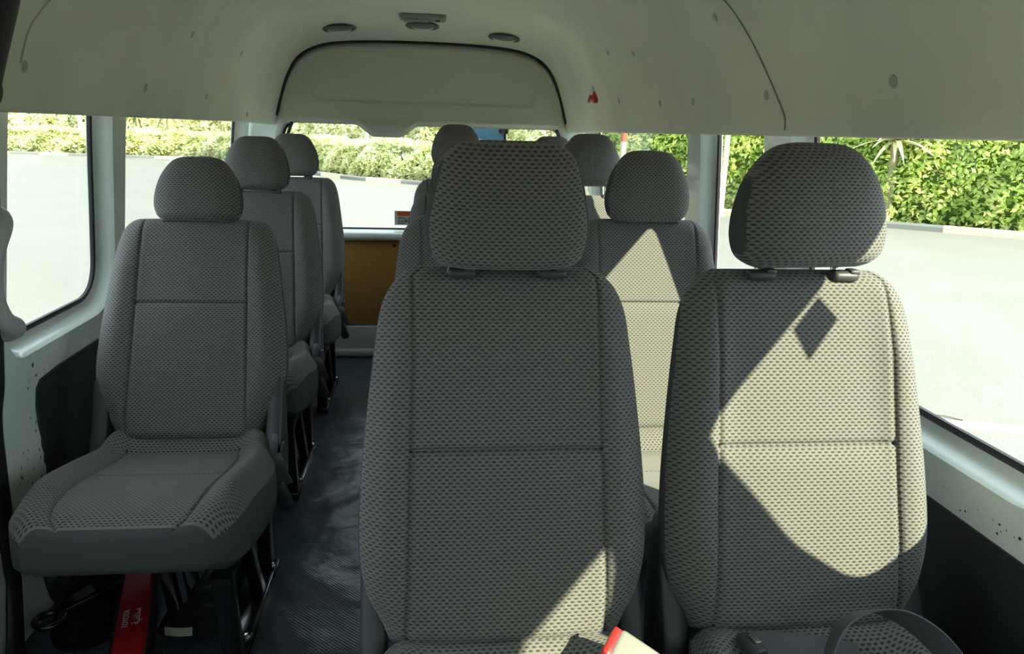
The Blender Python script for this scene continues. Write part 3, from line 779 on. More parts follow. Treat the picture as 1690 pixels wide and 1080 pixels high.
RECL = math.radians(14.5)
def seat(kind, x, yh, label, group, zh=-0.765, H=0.565, raise_=0.0, head='dome', recl=RECL, head_yaw=0.0, head_x=0.0, legs=True, covers='both', buckle=True, cush=True, head_tilt=0.15):
    """x: middle of the seat, yh: hinge line, zh: cushion/back joint height"""
    o = empty('passenger_seat', (x, yh, FLOOR), label, 'seat', group); base = zh-FLOOR
    bk = link('backrest', back_mesh(kind, H), o); bk.location = (0, 0, base); bk.rotation_euler = (-recl, 0, 0)
    up = Vector((0, math.sin(recl), math.cos(recl))); fw = Vector((0, -math.cos(recl), math.sin(recl)))
    topc = Vector((0, 0, base)) + up*H
    # headrest
    hd = link('headrest', head_mesh(head), o); hd.location = topc + up*(-0.012+raise_) + fw*(0.028 if kind != 'single' else 0.012) + Vector((head_x, 0, 0))
    hd.rotation_euler = (-recl+head_tilt, 0, head_yaw)
    for sx in (-0.067, 0.067):
        po = shared('post', lambda: B().tube([(0, 0, -0.022), (0, 0, 0.06)], 0.0062, 14).make('headrest_post', CHROME), 'headrest_post', hd, (sx-head_x, 0.006, -0.012), (-head_tilt, 0, 0))
        def guide():
            g = B(); g.box((0, 0, 0.006), (0.042, 0.030, 0.016), 0.007, seg=3); g.box((0.012, -0.004, 0.013), (0.016, 0.022, 0.008), 0.003); return g.make('post_guide', PLASTIC)
        shared('guide', guide, 'post_guide', bk, (sx, -0.036, H-0.018) if kind == 'twin' else (sx, -0.022, H-0.014), (0.25, 0, 0))
    if cush:
        cu = link('seat_cushion', cushion_mesh('single' if kind == 'single' else 'twin'), o); cu.location = (0, -0.035, base-0.005) if kind != 'single' else (0, -0.012 if x > -0.558 else 0.0, base+0.012)
    # hinge covers
    hw = 0.205 if kind == 'single' else 0.195
    for sx in ((-1, 1) if covers == 'both' else ((1,) if covers == 'right' else (-1,) if covers == 'left' else ())):
        def cover():
            prof = roundpoly([(-0.070, -0.115), (0.05, -0.12), (0.065, -0.02), (0.064, 0.105), (0.054, 0.168), (0.020, 0.166), (-0.010, 0.085), (-0.060, -0.01)], [0.02, 0.02, 0.04, 0.05, 0.018, 0.018, 0.06, 0.05], 5)
            b = B(); rings = []
            for xx, k in ((-0.019, 0.90), (-0.015, 0.985), (0.0, 1.0), (0.012, 0.985), (0.018, 0.93), (0.020, 0.8)):
                rings.append([(xx, p.x*k, p.y*k) for p in prof])
            return b.loft(rings).make('recliner_cover', PLASTIC, angle=55)
        cv = shared('cover', cover, 'recliner_cover', o, (sx*hw, 0.035 if kind != 'single' else 0.0, base), (0, 0, 0))
        if sx < 0: cv.rotation_euler = (0, 0, 0); cv.scale = (-1, 1, 1)
        if sx > 0:
            def lever():
                b = B(); b.loft([[(c*0.011*k, -0.0+s*0.012*k+yy, z) for c, s in ((math.cos(2*PI*i/12), math.sin(2*PI*i/12)) for i in range(12))] for z, k, yy in ((-0.066, 0.3, -0.012), (-0.060, 0.9, -0.012), (-0.03, 1.0, -0.008), (0.02, 0.95, 0.0), (0.034, 0.8, 0.002), (0.040, 0.3, 0.002))])
                return b.make('recliner_lever', PLASTIC_GREY)
            if kind == 'single':
                shared('lever', lever, 'recliner_lever', o, (hw+0.004, -0.062, base+0.005), (0.05, 0.12, 0))
                def lev2():
                    return B().bar((0, 0, 0.04), (0.0, -0.01, -0.05), 0.008, 0.02).make('fold_lever', PLASTIC)
                shared('lev2', lev2, 'fold_lever', o, (hw+0.020, -0.055, base-0.02), (0.05, 0.16, 0))
    if buckle and kind == 'single':
        bx = Vector((hw+0.010, -0.075, base-0.055))
        def strap():
            P = spline([(-0.010, 0, 0.048), (0.0, -0.012, 0.03), (0.004, -0.012, 0.0), (0.012, -0.005, -0.03)], 6); b = B(); rings = []
            for q in P: rings.append([q+Vector((dx*0.026, dy*0.003, 0.006*dx)) for dx, dy in ((-1, -1), (1, -1), (1, 1), (-1, 1))])
            return b.loft(rings).make('buckle_strap', WEBBING)
        def bkl():
            R = Matrix.Rotation(math.radians(-14), 3, 'Y'); b = B(); b.box((0, 0, 0), (0.036, 0.022, 0.075), 0.008, R, 3); return b.make('belt_buckle', PLASTIC)
        bo = shared('buckle', bkl, 'belt_buckle', o, bx+Vector((0.012, -0.004, -0.052)), (0.1, -0.05, 0))
        def slot():
            R = Matrix.Rotation(math.radians(-14), 3, 'Y'); b = B(); b.box(R @ Vector((0, 0, -0.037)), (0.024, 0.012, 0.006), 0.001, R); return b.make('release_button', RUBBER)
        shared('slot', slot, 'release_button', bo)
        shared('strap', strap, 'buckle_strap', o, bx, (0, -0.10, 0))
    if legs:
        for sx in ((-1, 1) if kind != 'single' else (1,)):
            x_ = sx*0.165
            def front_leg():
                return B().bar((0, -0.365, 0.010), (0, -0.430, 0.265), 0.040, 0.032, (1, 0, 0)).make('leg', BLACK_METAL)
            def mid_leg():
                return B().bar((0, -0.10, 0.02), (0, -0.27, 0.29), 0.030, 0.030, (1, 0, 0)).make('leg', BLACK_METAL)
            def rear_leg():
                b = B(); b.bar((0, 0.01, 0.012), (0, -0.02, 0.32), 0.034, 0.044, (1, 0, 0)); b.box((0, 0.02, 0.010), (0.05, 0.08, 0.014), 0.004); return b.make('leg', BLACK_METAL)
            def rail():
                b = B(); b.bar((0, -0.40, 0.014), (0, 0.045, 0.014), 0.046, 0.024, (1, 0, 0)); return b.make('floor_rail', BLACK_METAL)
            for nm, fn in (('front_leg', front_leg), ('mid_leg', mid_leg), ('rear_leg', rear_leg)):
                shared(nm, fn, 'leg', o, (x_, 0, 0))
            ra = shared('rail', rail, 'floor_rail', o, (x_, 0, 0))
            for yy in (-0.30, 0.0):
                shared('bolt', lambda: B().lathe([(0.011, 0.0), (0.011, 0.008), (0.007, 0.012), (0.0005, 0.0125)], (0, 0, 0), (0, 0, 1), 10).make('bolt', CHROME), 'bolt', ra, (0.014, yy, 0.024))
        if kind == 'single':
            def slant(): return B().bar((0, -0.20, 0.010), (-0.125, 0.02, 0.275), 0.026, 0.030, (0, 1, 0)).make('leg', BLACK_METAL)
            shared('slant', slant, 'leg', o); shared('slant', slant, 'leg', o, (0.045, 0.02, 0))
            def foot(): return B().box((0.02, -0.195, 0.006), (0.12, 0.07, 0.012), 0.004).make('foot_plate', BLACK_METAL)
            shared('foot', foot, 'foot_plate', o)
        def frame():
            b = B()
            for sx in (-1, 1): b.bar((sx*0.165, -0.40, 0.255), (sx*0.165, 0.0, 0.275), 0.034, 0.034, (1, 0, 0))
            b.bar((-0.18, -0.33, 0.25), (0.18, -0.33, 0.25), 0.03, 0.03, (0, 0, 1)); b.bar((-0.18, -0.02, 0.275), (0.18, -0.02, 0.275), 0.03, 0.03, (0, 0, 1))
            return b.make('seat_frame', BLACK_METAL)
        shared('frame', frame, 'seat_frame', o)
    return o
GL = 'single seats along the left windows'; GR = 'twin seats along the right windows'
s1 = seat('single', -0.558, 1.93, 'grey cloth single seat on the left nearest the grab handle, its cushion in full view', GL, zh=-0.773, H=0.570, head='small', recl=math.radians(22))
seat('single', -0.560, 2.765, 'middle grey single seat of the left column, behind the first one', GL, zh=-0.770, raise_=0.012, recl=math.radians(16.5))
seat('single', -0.555, 3.565, 'rearmost grey single seat of the left column, beside the brown tailgate board', GL, zh=-0.768, raise_=0.015, recl=math.radians(16.5))
seat('twin', 0.130, 1.055, 'large grey seat in the middle foreground with the wide dark headrest', GR, zh=-0.742, H=0.560, head='square', raise_=0.010, buckle=False, head_tilt=0.38)
seat('twin', 0.590, 1.055, 'grey seat beside the large right window, its back lit by a sun patch', GR, zh=-0.742, H=0.560, raise_=0.013, buckle=False, head='wide', head_yaw=0.13, head_x=0.012)
seat('row', 0.140, 1.950, 'aisle seat directly behind the large foreground seat, mostly hidden', GR, buckle=False)
seat('row', 0.600, 1.950, 'second-row window seat with a pointed sun patch on its back', GR, buckle=False)
seat('row', 0.160, 2.750, 'third-row aisle seat, only its shoulder showing past the foreground headrest', GR, buckle=False)
seat('row', 0.615, 2.750, 'third-row window seat with its headrest raised on two posts', GR, raise_=0.040, buckle=False)
seat('row', 0.172, 3.540, 'last-row aisle seat whose raised headrest stands highest against the rear window', GR, raise_=0.065, buckle=False)
seat('row', 0.606, 3.540, 'last-row window seat, only the top of its headrest showing', GR, raise_=0.024, buckle=False)

# white care tag sewn to the first left seat
b = B(); tg = []
for i in range(5):
    t = i/4; tg.append([(-0.255+0.016*t-0.010*q, -0.10-0.05*t*0.4+0.02*q, 0.335+0.03*q-0.028*t+0.006*math.sin(t*6)) for q in (0, 0.5, 1)])
b.add([(-0.268, -0.160, 0.318), (-0.232, -0.122, 0.330), (-0.226, -0.108, 0.372), (-0.246, -0.120, 0.376), (-0.258, -0.140, 0.352)], [(0, 1, 2, 3, 4)])
tagm = b.make('care_tag', plain('tag_cloth', (0.55, 0.57, 0.54), 0.8), s1); tagm['label'] = 'white care tag'
b = B()
for k, (dx, dz) in enumerate(((0.004, 0.034), (0.010, 0.022))):
    c = Vector((-0.2345, -0.1165, 0.330))+Vector((dx-0.002, 0.004*k-0.003, dz)); b.tube([c+Vector((0.006*math.cos(a*PI/5), -0.004, 0.006*math.sin(a*PI/5))) for a in range(9)], 0.0009, 5)
b.make('print', DARK_PRINT, tagm)

# belt buckle lying between the two front seats
o = empty('belt_buckle', (0.272, 0.93, -0.683), 'silver-grey seat belt buckle with a red button between the two front seats', 'buckle')
R = Matrix.Rotation(math.radians(-28), 3, 'Z') @ Matrix.Rotation(math.radians(24), 3, 'Y') @ Matrix.Rotation(math.radians(20), 3, 'X')
B().box(R @ Vector((0.035, 0, 0)), (0.085, 0.052, 0.024), 0.007, R, 3).make('buckle_body', plain('silver_grey_plastic', (0.24, 0.24, 0.215), 0.3), o)
B().box(R @ Vector((-0.011, 0, 0)), (0.012, 0.046, 0.020), 0.003, R).make('release_button', RED_PLASTIC, o)
B().bar(R @ Vector((0.07, 0, 0)), R @ Vector((0.16, 0.01, -0.03)), 0.03, 0.012, (0, 1, 0)).make('stalk', PLASTIC, o)

# looped seat belt on the window seat
def ribbon(pts, wdirs, hw, th=0.0012):
    P = spline(pts, 8); W = spline(wdirs, 8); b = B(); rings = []
    for i, q in enumerate(P):
        t = (P[min(i+1, len(P)-1)]-P[max(i-1, 0)]).normalized(); w_ = (W[i]-t*W[i].dot(t)).normalized(); n = t.cross(w_)
        rings.append([q+w_*hw+n*th, q+w_*hw-n*th, q-w_*hw-n*th, q-w_*hw+n*th])
    return b.loft(rings)
o = empty('seat_belt', (0.60, 0.90, -0.74), 'loose dark seat belt looping over the window seat cushion', 'seat belt')
off = Vector((-0.60, -0.90, 0.74))
rb = ribbon([Vector(p)+off for p in ((0.545, 0.86, -0.720), (0.560, 0.895, -0.688), (0.592, 0.925, -0.660), (0.640, 0.940, -0.648), (0.690, 0.935, -0.658), (0.728, 0.905, -0.682), (0.738, 0.855, -0.712), (0.730, 0.80, -0.745))],
            [(0.3, 0.8, -0.3), (0.25, 0.8, -0.4), (0.2, 0.8, -0.45), (0.1, 0.75, -0.5), (0.0, 0.65, -0.75), (-0.1, 0.5, -0.85), (-0.3, 0.5, -0.7), (-0.3, 0.5, -0.6)], 0.023)
rb.make('webbing', WEBBING, o)
rb = ribbon([Vector(p)+off for p in ((0.475, 0.975, -0.724), (0.51, 0.972, -0.722), (0.55, 0.968, -0.722), (0.59, 0.96, -0.724), (0.64, 0.945, -0.728))], [(0, 1, 0.3)]*5, 0.024)
rb.make('webbing', WEBBING, o)
R = Matrix.Rotation(0.25, 3, 'Z')
B().box(Vector((0.482, 0.965, -0.716))+off, (0.022, 0.05, 0.018), 0.005, R).make('tongue', PLASTIC, o)
B().box(Vector((0.487, 0.968, -0.706))+off, (0.010, 0.022, 0.004), 0.001, R).make('tongue_plate', CHROME, o)

# ------------------------------------------------------------------ things on the floor under the first left seat
o = empty('triangle_case', (-0.66, 1.78, FLOOR+0.02), 'long red case with white lettering on the floor under the first left seat', 'case')
R = Matrix.Rotation(math.radians(14), 3, 'Z')
B().box(R @ Vector((0, -0.07, 0.040)), (0.078, 0.64, 0.055), 0.010, R, 3).make('case_body', plain('black_case_plastic', (0.012, 0.012, 0.013), 0.45), o)
b = B(); rings = []
for x, z in ((-0.030, 0.068), (-0.028, 0.0725), (0.0, 0.0735), (0.028, 0.0725), (0.034, 0.066)):
    rings.append([R @ Vector((x, y, z-(0.02 if k in (0,) else 0))) for k, y in enumerate((-0.390, -0.380, -0.1, 0.1, 0.245))])
b.loft(rings, cap=False, closed=False); cs = b.make('lid', RED_CASE, o); cs['label'] = 'red lid with white lettering'
def text(body, size, loc, parent, extra=0.0):
    c = bpy.data.curves.new('lettering', 'FONT'); c.body = body; c.size = size; c.align_x = 'CENTER'; c.extrude = 0.0003
    t = bpy.data.objects.new('lettering', c); COL.objects.link(t); t.parent = parent; t.location = loc
    c.materials.append(WHITE); bpy.context.view_layer.update()
    me = bpy.data.meshes.new_from_object(t.evaluated_get(bpy.context.evaluated_depsgraph_get()))
    bpy.data.objects.remove(t); t = link('lettering', me, parent); t.location = loc
    t.rotation_euler = (0, 0, math.radians(14+90)+extra); return t
for yy in (-0.165, 0.10):
    text('TOYOTA', 0.017, R @ Vector((-0.006, yy, 0.0745)), cs)
    text('\uFE94\uFEF4\uFED4\uFEE0\uFEA8\uFEE3', 0.022, R @ Vector((0.017, yy+0.004, 0.0745)), cs)

o = empty('tool_bag', (-0.50, 1.76, FLOOR+0.016), 'crumpled black leatherette bag with a cream patch on the floor behind the front leg', 'bag')
rr = random.Random(11); b = B(); rings = []
for k in range(11):
    t = k/10; yy = -0.10+0.22*t; cx = 0.0+0.035*t; hh = 0.030+0.10*t*(1-0.3*t); ww = 0.062*(1-0.45*t)
    rings.append([(cx+ww*math.copysign(abs(math.cos(a))**0.7, math.cos(a))*(1+0.12*math.sin(5*a+k*1.3)), yy+0.012*math.sin(3*a+k), max(0.001, hh*(0.5+0.5*math.copysign(abs(math.sin(a))**0.7, math.sin(a)))*(1+0.10*math.sin(4*a+2.1*k)))) for a in (2*PI*j/22 for j in range(22))])
b.loft(rings); b.make('bag_body', LEATHER, o)
b = B(); b.loft([[(-0.064+0.0*t, -0.085+0.015*i, 0.006+t*0.026) for t in (0, 1)] if False else [(-0.066+0.06*t, -0.108-0.004*math.sin(PI*t)+0.006*i, 0.010+0.018*i-0.004*t) for t in (0, 0.2, 0.4, 0.6, 0.8, 1.0)] for i in (0, 1)], cap=False, closed=False)
b.make('patch', CREAM, o)['label'] = 'cream patch'
# wheel wrench and jack in the corner
o = empty('wheel_wrench', (-0.775, 1.74, FLOOR+0.05), 'black steel wheel wrench with a ring end lying by the left wall', 'wrench')
b = B(); c0 = Vector((-0.045, -0.055, 0.005)); b.tube([c0+Vector((0.030*math.cos(2*PI*i/24), 0.030*math.sin(2*PI*i/24), 0)) for i in range(25)], 0.008, 10, cap=False); b.make('ring_end', BLACK_METAL, o)
B().tube([(-0.022, -0.03, 0.007), (0.03, 0.02, 0.012), (0.10, 0.12, 0.02)], 0.008, 12).make('shaft', BLACK_METAL, o)
o = empty('carpet_hump', (-0.76, 1.84, FLOOR), 'dark carpeted bulge on the floor by the left wall', 'carpet')
b = B(); n = 24; rings = []
for j in range(9):
    ph = PI/2*j/8; rings.append([(0.10*math.cos(ph)*math.cos(2*PI*i/n), 0.20*math.cos(ph)*math.sin(2*PI*i/n), 0.055*math.sin(ph)+0.001) for i in range(n)])
b.loft(rings); b.make('pile', CARPET, o)
o = empty('floor_bolt', (-0.722, 1.70, FLOOR), 'dark round-headed bolt in the floor beside the wrench', 'bolt')
B().lathe([(0.020, 0), (0.020, 0.006), (0.012, 0.008), (0.012, 0.018), (0.008, 0.022), (0.0005, 0.023)], (0, 0, 0), (0, 0, 1), 12).make('bolt_head', BLACK_METAL, o)
o = empty('floor_strap', (-0.80, 1.80, FLOOR), 'narrow black strap hanging by the wall under the first left seat', 'strap')
ribbon([(-0.035, -0.10, 0.25), (-0.028, -0.08, 0.15), (-0.02, -0.05, 0.06), (0.03, 0.0, 0.062)], [(1, 0.3, 0)]*4, 0.012, 0.0015).make('webbing', RUBBER, o)

# ------------------------------------------------------------------ outside: lot, kerb, hedge, shrubs, posts
def lot():
    m, nt, b = _new('pale_asphalt')
    tc = nt.nodes.new('ShaderNodeTexCoord'); n = nt.nodes.new('ShaderNodeTexNoise'); n.inputs['Scale'].default_value = 0.6; n.inputs['Detail'].default_value = 8
    r = nt.nodes.new('ShaderNodeValToRGB'); r.color_ramp.elements[0].color = (0.165, 0.163, 0.150, 1); r.color_ramp.elements[1].color = (0.205, 0.203, 0.19, 1)
    nt.links.new(tc.outputs['Object'], n.inputs['Vector']); nt.links.new(n.outputs['Fac'], r.inputs['Fac'])
    v = nt.nodes.new('ShaderNodeTexNoise'); v.inputs['Scale'].default_value = 60; v.inputs['Detail'].default_value = 2
    r2 = nt.nodes.new('ShaderNodeValToRGB'); r2.color_ramp.elements[0].color = (0.7, 0.7, 0.68, 1); r2.color_ramp.elements[0].position = 0.32; r2.color_ramp.elements[1].color = (1, 1, 1, 1); r2.color_ramp.elements[1].position = 0.45
    nt.links.new(tc.outputs['Object'], v.inputs['Vector']); nt.links.new(v.outputs['Fac'], r2.inputs['Fac'])
    mx = nt.nodes.new('ShaderNodeMixRGB'); mx.blend_type = 'MULTIPLY'; mx.inputs['Fac'].default_value = 1
    nt.links.new(r.outputs['Color'], mx.inputs[1]); nt.links.new(r2.outputs['Color'], mx.inputs[2]); nt.links.new(mx.outputs['Color'], b.inputs['Base Color'])
    b.inputs['Roughness'].default_value = 0.9
    N = 12; vs = [(-70+160*i/N, -40+140*j/N, GROUND) for j in range(N+1) for i in range(N+1)]
    fs = [(j*(N+1)+i, j*(N+1)+i+1, (j+1)*(N+1)+i+1, (j+1)*(N+1)+i) for j in range(N) for i in range(N)]
    struct(mesh('ground', vs, fs, m), 'sun-bleached pale asphalt of the car park', 'ground')
    mk = B(); mk.box((4.6, 4.30, GROUND+0.004), (3.6, 0.12, 0.008), 0.0, Matrix.Rotation(math.radians(-16), 3, 'Z'))
    struct(mk.make('road_marking', plain('white_road_paint', (0.78, 0.78, 0.76), 0.8)), 'white painted bay line on the car park beside the van', 'road marking')
lot()
KERB = [(26, 3.2), (22, 6.5), (16, 11.4), (12.1, 14.7), (10.3, 16.2), (7.25, 18.6), (3.5, 22.9), (0, 26.8), (-2.5, 29.0), (-6.0, 34.5), (-10.5, 40.8), (-14, 42.0), (-20, 43.2), (-32, 44.5), (-46, 45)]
KP = [Vector((p.x, p.y)) for p in spline([(x, y, 0) for x, y in KERB], 30)]
KL = [0.0]
for i in range(1, len(KP)): KL.append(KL[-1]+(KP[i]-KP[i-1]).length)
def kerb_at(s, back=0.0):
    s = min(max(s, 0), KL[-1]-1e-3); lo = 0
    import bisect
    lo = max(0, bisect.bisect_right(KL, s)-1); lo = min(lo, len(KP)-2)
    t = (s-KL[lo])/(KL[lo+1]-KL[lo]); p = KP[lo].lerp(KP[lo+1], t); d = (KP[lo+1]-KP[lo]).normalized()
    nrm = Vector((d.y, -d.x))
    if nrm.y < 0: nrm = -nrm
    return p+nrm*back, d, nrm
def kerb():
    v = []; f = []; fm = []; s = 0; k = 0; step = 0.3
    prof = [(0.0, -0.02), (0.0, 0.10), (0.02, 0.135), (0.16, 0.14), (0.18, -0.02)]; m = len(prof); n = int(KL[-1]/step)
    for i in range(n+1):
        for bk, z in prof:
            p, _, _ = kerb_at(i*step, bk); v.append((p.x, p.y, GROUND+z))
    for i in range(n):
        for j in range(m-1):
            a = i*m+j; f.append((a, a+1, a+1+m, a+m)); fm.append(int(i*step/1.5) % 2)
    o = mesh('kerb', v, f, [plain('cream_kerb_paint', (0.66, 0.60, 0.34), 0.8), plain('black_kerb_paint', (0.16, 0.17, 0.16), 0.8)], fmat=fm, smooth=False)
    struct(o, 'kerb painted in dark and cream blocks along the hedge', 'kerb')
kerb()
def noise1(x, seed=0):
    return (math.sin(x*1.3+seed)+math.sin(x*2.9+seed*2.1)*0.6+math.sin(x*6.7+seed*3.3)*0.35)/1.95
def leafy(name, s0, s1, height, depth, count, size, mat, core, label, cat, seed, z0=0.0, bump=0.35, off=0.35):
    rr = random.Random(seed); v = []; f = []
    # the dark mass inside
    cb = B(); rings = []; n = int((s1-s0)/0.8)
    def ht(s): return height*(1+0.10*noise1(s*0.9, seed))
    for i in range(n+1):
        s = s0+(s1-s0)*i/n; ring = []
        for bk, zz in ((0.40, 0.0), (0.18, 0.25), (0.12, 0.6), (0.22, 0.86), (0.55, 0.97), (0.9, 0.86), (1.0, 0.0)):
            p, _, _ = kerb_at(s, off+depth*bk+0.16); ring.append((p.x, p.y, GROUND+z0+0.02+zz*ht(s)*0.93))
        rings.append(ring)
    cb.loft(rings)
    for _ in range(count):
        s = rr.uniform(s0, s1); h = ht(s); q = rr.random()
        if q < 0.72: t = rr.random()**0.85; bk = 0.10+0.16*abs(2*t-1)**2+0.10*noise1(s*2.1+t*4, seed+3)*bump*3; z = t*h
        else: bk = rr.uniform(0.1, 0.95); z = h*(0.93+0.07*math.sin(PI*bk)+0.05*noise1(s*2.4+bk*5, seed))
        p, d, nrm = kerb_at(s, off+depth*max(0.0, bk)+rr.uniform(-0.10, 0.06))
        c = Vector((p.x, p.y, GROUND+z0+z+rr.uniform(-0.03, 0.05)))
        N = Vector((-nrm.x*0.6+rr.gauss(0, 0.6), -nrm.y*0.6+rr.gauss(0, 0.6), 0.5+rr.gauss(0, 0.5))).normalized()
        a = N.orthogonal().normalized(); a = Matrix.Rotation(rr.uniform(0, 6.28), 3, N) @ a; b_ = N.cross(a); L = size*rr.uniform(0.6, 1.3)
        k = len(v); v += [c-a*L, c+b_*L*0.5-N*L*0.12, c+a*L, c-b_*L*0.5-N*L*0.12]; f.append((k, k+1, k+2, k+3))
    o = mesh(name, v, f, mat, smooth=False); tag(o, label, cat)
    cb.make('inner_growth', core, o)
    return o
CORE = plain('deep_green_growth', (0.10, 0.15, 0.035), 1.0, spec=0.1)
CORE_PALE = plain('pale_dry_growth', (0.40, 0.40, 0.18), 1.0, spec=0.1)
HEDGE = foliage('hedge_leaves', [(0.30, 0.42, 0.08), (0.50, 0.64, 0.14), (0.70, 0.78, 0.26), (0.85, 0.82, 0.42)], 1.2, 0.45)
HEDGE_PALE = foliage('glare_paled_leaves', [(0.36, 0.44, 0.14), (0.66, 0.70, 0.32), (0.82, 0.82, 0.48), (0.90, 0.88, 0.64)], 0.9, 0.45)  # haze and overexposure of the far hedge put into the leaf colour
SHRUB_DRY = foliage('glare_paled_shrub_leaves', [(0.42, 0.48, 0.20), (0.66, 0.68, 0.36), (0.82, 0.80, 0.52), (0.92, 0.90, 0.74)], 0.6, 0.4)  # dry shrub tones, whitened further to carry the outdoor glare
DRY = foliage('dry_grass_blades', [(0.55, 0.58, 0.30), (0.78, 0.76, 0.48), (0.88, 0.85, 0.66)], 0.5, 0.4)
sA = KL[0]; 
def s_of(x):
    return min(range(len(KP)), key=lambda i: abs(KP[i].x-x))
sB = KL[s_of(4.4)]; sC = KL[s_of(-7.5)]; sD = KL[s_of(-33)]
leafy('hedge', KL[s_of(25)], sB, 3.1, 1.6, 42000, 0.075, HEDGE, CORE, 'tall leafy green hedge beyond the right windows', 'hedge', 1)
leafy('hedge', sB, sC, 1.30, 1.6, 15000, 0.11, HEDGE_PALE, plain('mid_green_growth', (0.12, 0.16, 0.04), 1.0, spec=0.1), 'lower hedge with glare-paled leaves seen through the rear window', 'hedge', 2)
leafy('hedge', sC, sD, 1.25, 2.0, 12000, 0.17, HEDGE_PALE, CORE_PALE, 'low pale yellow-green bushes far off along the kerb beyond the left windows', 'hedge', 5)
leafy('shrub_belt', KL[s_of(-9)], sD, 3.0, 2.6, 15000, 0.22, SHRUB_DRY, CORE_PALE, 'taller dry bushes, paled for glare, rising behind the low ones beyond the left windows', 'bushes', 7, off=3.4)
leafy('shrub_belt', sB, KL[s_of(-9)], 2.3, 2.4, 12000, 0.15, SHRUB_DRY, CORE_PALE, 'dry bushes, paled for glare, above the low hedge in the rear window', 'bushes', 8, off=3.0)
# dry bank rising behind the low hedge
def bank():
    v = []; f = []; n = 60; m = 14
    for i in range(n+1):
        s = KL[s_of(5.5)]+(sD-KL[s_of(5.5)])*i/n
        for j in range(m+1):
            bk = 7.0+14*(j/m); p, _, _ = kerb_at(s, bk); t = j/m
            v.append((p.x, p.y, GROUND+0.05+4.6*(t*t*(3-2*t))*(1+0.12*noise1(s*0.35+j*0.7, 2))+0.12*noise1(s*2+j*2.7, 8)))
    for i in range(n):
        for j in range(m):
            a = i*(m+1)+j; f.append((a, a+1, a+m+2, a+m+1))
    struct(mesh('hill', v, f, mottled('dry_bank_soil', (0.66, 0.64, 0.40), (0.82, 0.80, 0.62), 0.5, rough=1.0)), 'dry pale bank rising behind the bushes', 'bank')
    rr = random.Random(9); v2 = []; f2 = []
    for _ in range(6000):
        i = rr.randrange(n); j = rr.randrange(m); p = Vector(v[i*(m+1)+j]).lerp(Vector(v[(i+1)*(m+1)+j+1]), rr.random()) + Vector((rr.uniform(-0.5, 0.5), rr.uniform(-0.5, 0.5), -0.05))
        a = rr.uniform(0, 6.28); w_ = Vector((math.cos(a), math.sin(a), 0))*rr.uniform(0.03, 0.09); h = rr.uniform(0.15, 0.55)
        l = Vector((rr.gauss(0, 0.2), rr.gauss(0, 0.2), h)); k = len(v2); v2 += [p-w_, p+w_, p+l+w_*0.3, p+l-w_*0.3]; f2.append((k, k+1, k+2, k+3))
    g = mesh('dry_grass', v2, f2, DRY, smooth=False); tag(g, 'dry yellowish grass growing on the bank behind the bushes', 'grass', kind='stuff')
bank()
def spiky(x, y, h, n, L, label, mat, trunk=0.25, seed=1, droop=0.5, toward=None):
    o = empty('palm', (x, y, GROUND), label, 'palm'); rr = random.Random(seed); b = B()
    for k in range(n):
        a = rr.uniform(0, 6.28) if toward is None else toward+rr.gauss(0, 0.8); el = rr.uniform(-0.1, 1.3); d = Vector((math.cos(a)*math.cos(el), math.sin(a)*math.cos(el), math.sin(el))); w0 = L*0.05
        sd = d.cross(Vector((0, 0, 1))).normalized(); P = []
        for i in range(6):
            t = i/5; c = Vector((0, 0, h))+d*L*t+Vector((0, 0, -droop*L*t*t)); ww = w0*(1-t)**0.7*(0.6+t*(1-t)*2); P.append([c-sd*ww, c-Vector((0, 0, ww*0.3)), c+sd*ww])
        b.loft(P, cap=False, closed=False)
    b.make('fronds', mat, o, angle=80)
    B().tube([(0, 0, -0.02), (0.03, 0, h*0.5), (0, 0, h)], [trunk, trunk*0.8, trunk*0.7], 12).make('trunk', plain('palm_trunk', (0.30, 0.25, 0.16), 0.9), o)
    return o
PALM_DRY = foliage('pale_frond', [(0.45, 0.50, 0.25), (0.70, 0.68, 0.42), (0.85, 0.80, 0.62)], 2.0, 0.3)
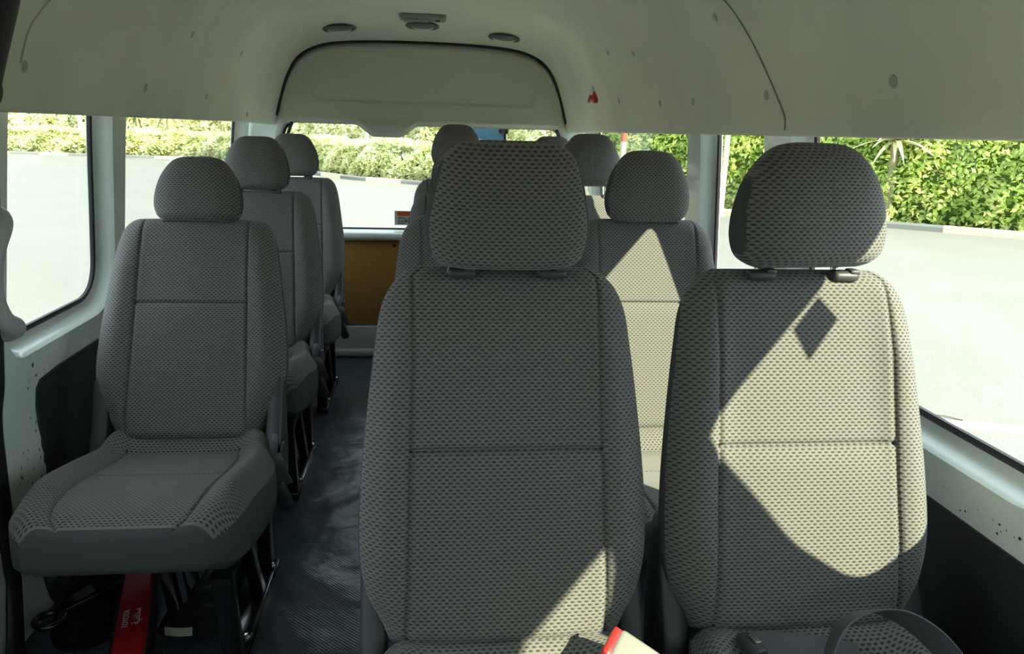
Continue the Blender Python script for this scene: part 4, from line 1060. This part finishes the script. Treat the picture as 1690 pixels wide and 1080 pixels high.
PALM_GREEN = foliage('green_frond', [(0.16, 0.24, 0.08), (0.34, 0.42, 0.16), (0.60, 0.62, 0.30)], 2.0, 0.3)
spiky(10.38, 16.85, 1.86, 60, 1.25, 'pale spiky plant standing above the green hedge on the right', PALM_DRY, trunk=0.12, seed=3, droop=0.35, toward=math.radians(-128))
spiky(-12.5, 43.4, 2.3, 40, 1.7, 'drooping palm among the bushes beyond the long left window', PALM_GREEN, seed=5, droop=0.8)
spiky(-14.3, 44.0, 1.9, 34, 1.5, 'shorter palm among the bushes, left of the drooping one', PALM_GREEN, seed=6, droop=0.8)
def post(x, y, h, r, mat, label, name='post', band=None):
    o = empty(name, (x, y, GROUND), label, 'post')
    B().tube([(0, 0, 0), (0, 0, h)], r, 14).make('shaft', mat, o)
    B().lathe([(r*1.8, 0), (r*1.8, 0.04), (r*1.1, 0.06)], (0, 0, 0)).make('base_plate', mat, o)
    if band: B().tube([(0, 0, h*0.53), (0, 0, h+0.01)], r*1.03, 14).make('red_band', band, o)
PALE_POST = plain('pale_post_paint', (0.80, 0.80, 0.76), 0.6)
post(7.15, 18.35, 2.6, 0.06, plain('cream_post_paint', (0.72, 0.72, 0.45), 0.6), 'slim cream post before the hedge in the narrow right window')
post(5.18, 20.3, 3.1, 0.075, plain('dull_post_paint', (0.55, 0.42, 0.34), 0.7), 'white post with a red top seen through the rear right window', band=plain('faded_red_band', (0.42, 0.10, 0.06), 0.6))
post(-1.85, 30.3, 2.6, 0.065, PALE_POST, 'white post before the bushes in the rear window')
post(-17.6, 45.4, 3.6, 0.11, PALE_POST, 'white post before the bushes in the window by the grab handle')
# a dry twig added where a twig shadow marks the asphalt
o = empty('twig', (3.55, 4.75, GROUND), 'thin dry twig standing in for a cast shadow on the pale asphalt at right', 'twig')
B().tube([(-0.08, 0.04, 0.006), (0.0, 0.0, 0.010), (0.09, -0.08, 0.006)], 0.005, 6).make('stem', plain('twig_bark', (0.16, 0.13, 0.08), 0.9), o)

# ------------------------------------------------------------------ lift the whole place so that the car park lies at z = 0
for ob in list(S.objects):
    if ob.parent is None: ob.location.z += EYE
